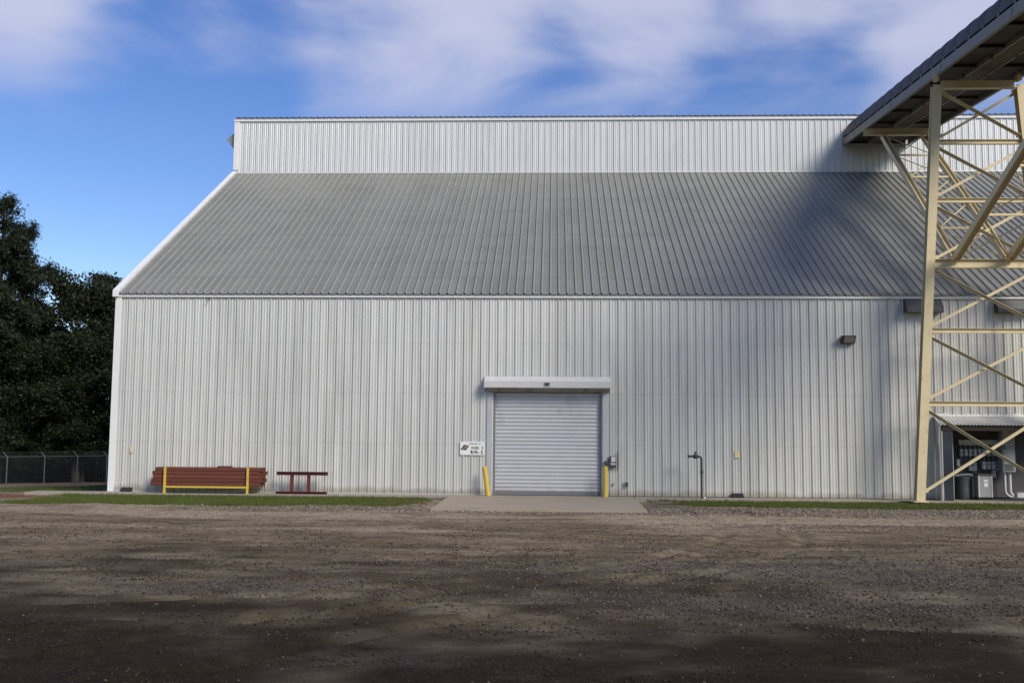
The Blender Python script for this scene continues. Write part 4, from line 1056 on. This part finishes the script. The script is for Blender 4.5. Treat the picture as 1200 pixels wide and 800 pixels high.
# ------------------------------------------------------------------ grass and stones
def blades(name, pts, hgt, wid, material, r):
    n = len(pts); a = r.random(n)*6.283; lean = r.normal(0, .35, (n, 2)); h = hgt*(.5+r.random(n))
    dx = np.cos(a)*wid; dy = np.sin(a)*wid
    p0 = pts + np.stack([-dx, -dy, -.01+0*dx], 1); p1 = pts + np.stack([dx, dy, -.01+0*dx], 1)
    tip = pts + np.stack([lean[:, 0]*h, lean[:, 1]*h, h], 1)
    v = np.stack([p0, p1, tip], 1).reshape(-1, 3); me = np_mesh(name, v, np.arange(3*n), 3)
    o = link(name, me, material); return o
def scatter(n, x0, x1, y0, y1, fn_, r):
    x = r.uniform(x0, x1, n); y = r.uniform(y0, y1, n); k = r.random(n) < fn_(x, y); x = x[k]; y = y[k]
    return np.stack([x, y, ground_z(x, y)], 1)
apron_clear = lambda x, y: 1 - (sstep(-3.95, -3.75, x)*sstep(2.95, 2.8, x)*sstep(29.7, 29.9, y))
gp = np.concatenate([scatter(150000, -17.6, -3.9, 29.6, 34.84, in_lawn, rng), scatter(170000, 3.6, 20, 31.0, 34.84, in_lawn, rng), scatter(60000, -30, -16, 36, 56, lambda x, y: in_lawn(x, y)*.8, rng)])
o = blades('lawn_grass', gp, .055, .010, M['grass'], rng); tag(o, 'short green lawn strips along the warehouse wall', 'grass', kind='stuff')
wpt = scatter(9000, -18, 19, 29.5, 34.8, lambda x, y: sstep(.05, .5, in_lawn(x, y))*sstep(.98, .6, in_lawn(x, y))*.5 + .02*in_lawn(x, y), rng)
kx = np.concatenate([rng.uniform(-17, -3.6, 1500), rng.uniform(3.2, 18, 1500)]); ky = 34.84 - np.abs(rng.normal(0, .07, 3000)); wpt = np.concatenate([wpt, np.stack([kx, ky, ground_z(kx, ky)], 1)])
cl = rng.normal(0, 1, (500, 2))*np.array([.45, .25])+np.array([-4.7, 32.6]); wpt = np.concatenate([wpt, np.stack([cl[:, 0], cl[:, 1], ground_z(cl[:, 0], cl[:, 1])], 1)])
o = blades('weeds', wpt, .11, .008, M['weed'], rng); tag(o, 'straggling dry weeds at the edges of the lawn strips', 'weeds', kind='stuff')

OCT = np.array([(1,0,0),(-1,0,0),(0,1,0),(0,-1,0),(0,0,1),(0,0,-1)], float)
OF = np.array([(0,2,4),(2,1,4),(1,3,4),(3,0,4),(2,0,5),(1,2,5),(3,1,5),(0,3,5)])
def stones(name, pts, smin, smax, material, r, power=3.):
    n = len(pts); s = smin+(smax-smin)*r.random(n)**power
    v = OCT[None]*(1+r.normal(0, .22, (n, 6, 1)))*s[:, None, None]*np.stack([r.uniform(.7, 1.4, n), r.uniform(.7, 1.3, n), r.uniform(.45, .8, n)], 1)[:, None, :]
    a = r.random(n)*6.283; ca, sa_ = np.cos(a)[:, None], np.sin(a)[:, None]
    vx = v[..., 0]*ca - v[..., 1]*sa_; vy = v[..., 0]*sa_ + v[..., 1]*ca
    tl = r.normal(0, .3, (n, 1)); v = np.stack([vx, vy, v[..., 2]+tl*vx], -1)
    v += pts[:, None, :] + np.stack([0*s, 0*s, s*.15], 1)[:, None, :]
    f = (OF[None]+6*np.arange(n)[:, None, None]).ravel()
    return link(name, np_mesh(name, v.reshape(-1, 3), f, 3), material)
def stone_mat(k=1., t=(1, 1, 1)):
    m = bpy.data.materials.new('gravel_stone'); m.use_nodes = True; nt = m.node_tree; N = nt.nodes; L = nt.links; b = N['Principled BSDF']; b.inputs['Roughness'].default_value = .85
    b.inputs['Specular IOR Level'].default_value = .1
    geo = N.new('ShaderNodeNewGeometry'); cr = N.new('ShaderNodeValToRGB'); L.new(geo.outputs['Random Per Island'], cr.inputs[0])
    e = cr.color_ramp.elements; e[0].position = 0; e[0].color = (.045, .037, .029, 1); e[1].position = 1; e[1].color = (.19, .172, .148, 1)
    for p, c in ((.35, (.080, .068, .055, 1)), (.7, (.115, .103, .088, 1)), (.92, (.150, .137, .119, 1))):
        q = e.new(p); q.color = c
    for q in e: q.color = (*[c*k*tt for c, tt in zip(q.color[:3], t)], 1)
    L.new(cr.outputs[0], b.inputs['Base Color']); return m
M['stone'] = stone_mat(); M['pale_stone'] = stone_mat(1.75, (1.04, 1., .93)); M['mid_stone'] = stone_mat(1.0); M['clod'] = mat('dirt_clod', (.048, .036, .025), 1., 0, .35, 30, spec=.05)
gf = lambda x, y: masks(x, y)[0]
sp = scatter(150000, -12, 20, 28.5, 33.4, lambda x, y: np.clip(gf(x, y)*1.1, 0, 1)*apron_clear(x, y), rng)
o = stones('gravel', sp, .014, .045, M['pale_stone'], rng, 2.); tag(o, 'pale loose gravel band between the lawn strips and the yard', 'gravel', kind='stuff')
sp = scatter(260000, -14, 15, 9, 28.5, lambda x, y: np.clip(gf(x, y)*.95, 0, 1), rng)
o = stones('gravel', sp, .007, .027, M['mid_stone'], rng, 2.2); tag(o, 'loose grey gravel patches in the middle of the yard', 'gravel', kind='stuff')
sp = scatter(110000, -18, 18, 8, 30, lambda x, y: .12+.75*sstep(.44, .62, fbm(x*.8, y*1.2, 77, 3)), rng)
o = stones('gravel', sp, .0035, .020, M['stone'], rng, 5.); tag(o, 'scattered single pebbles over the brown yard dirt', 'gravel', kind='stuff')
sp = scatter(240000, -15, 16, 8, 29.5, lambda x, y: sstep(29.5, 16, y)*(.25+.75)*sstep(.42, .62, fbm(x*1.1, y*1.5, 123, 3)), rng)
o = stones('dirt_clods', sp, .004, .024, M['clod'], rng, 3.); tag(o, 'small brown dirt clods strewn over the near yard', 'dirt', kind='stuff')
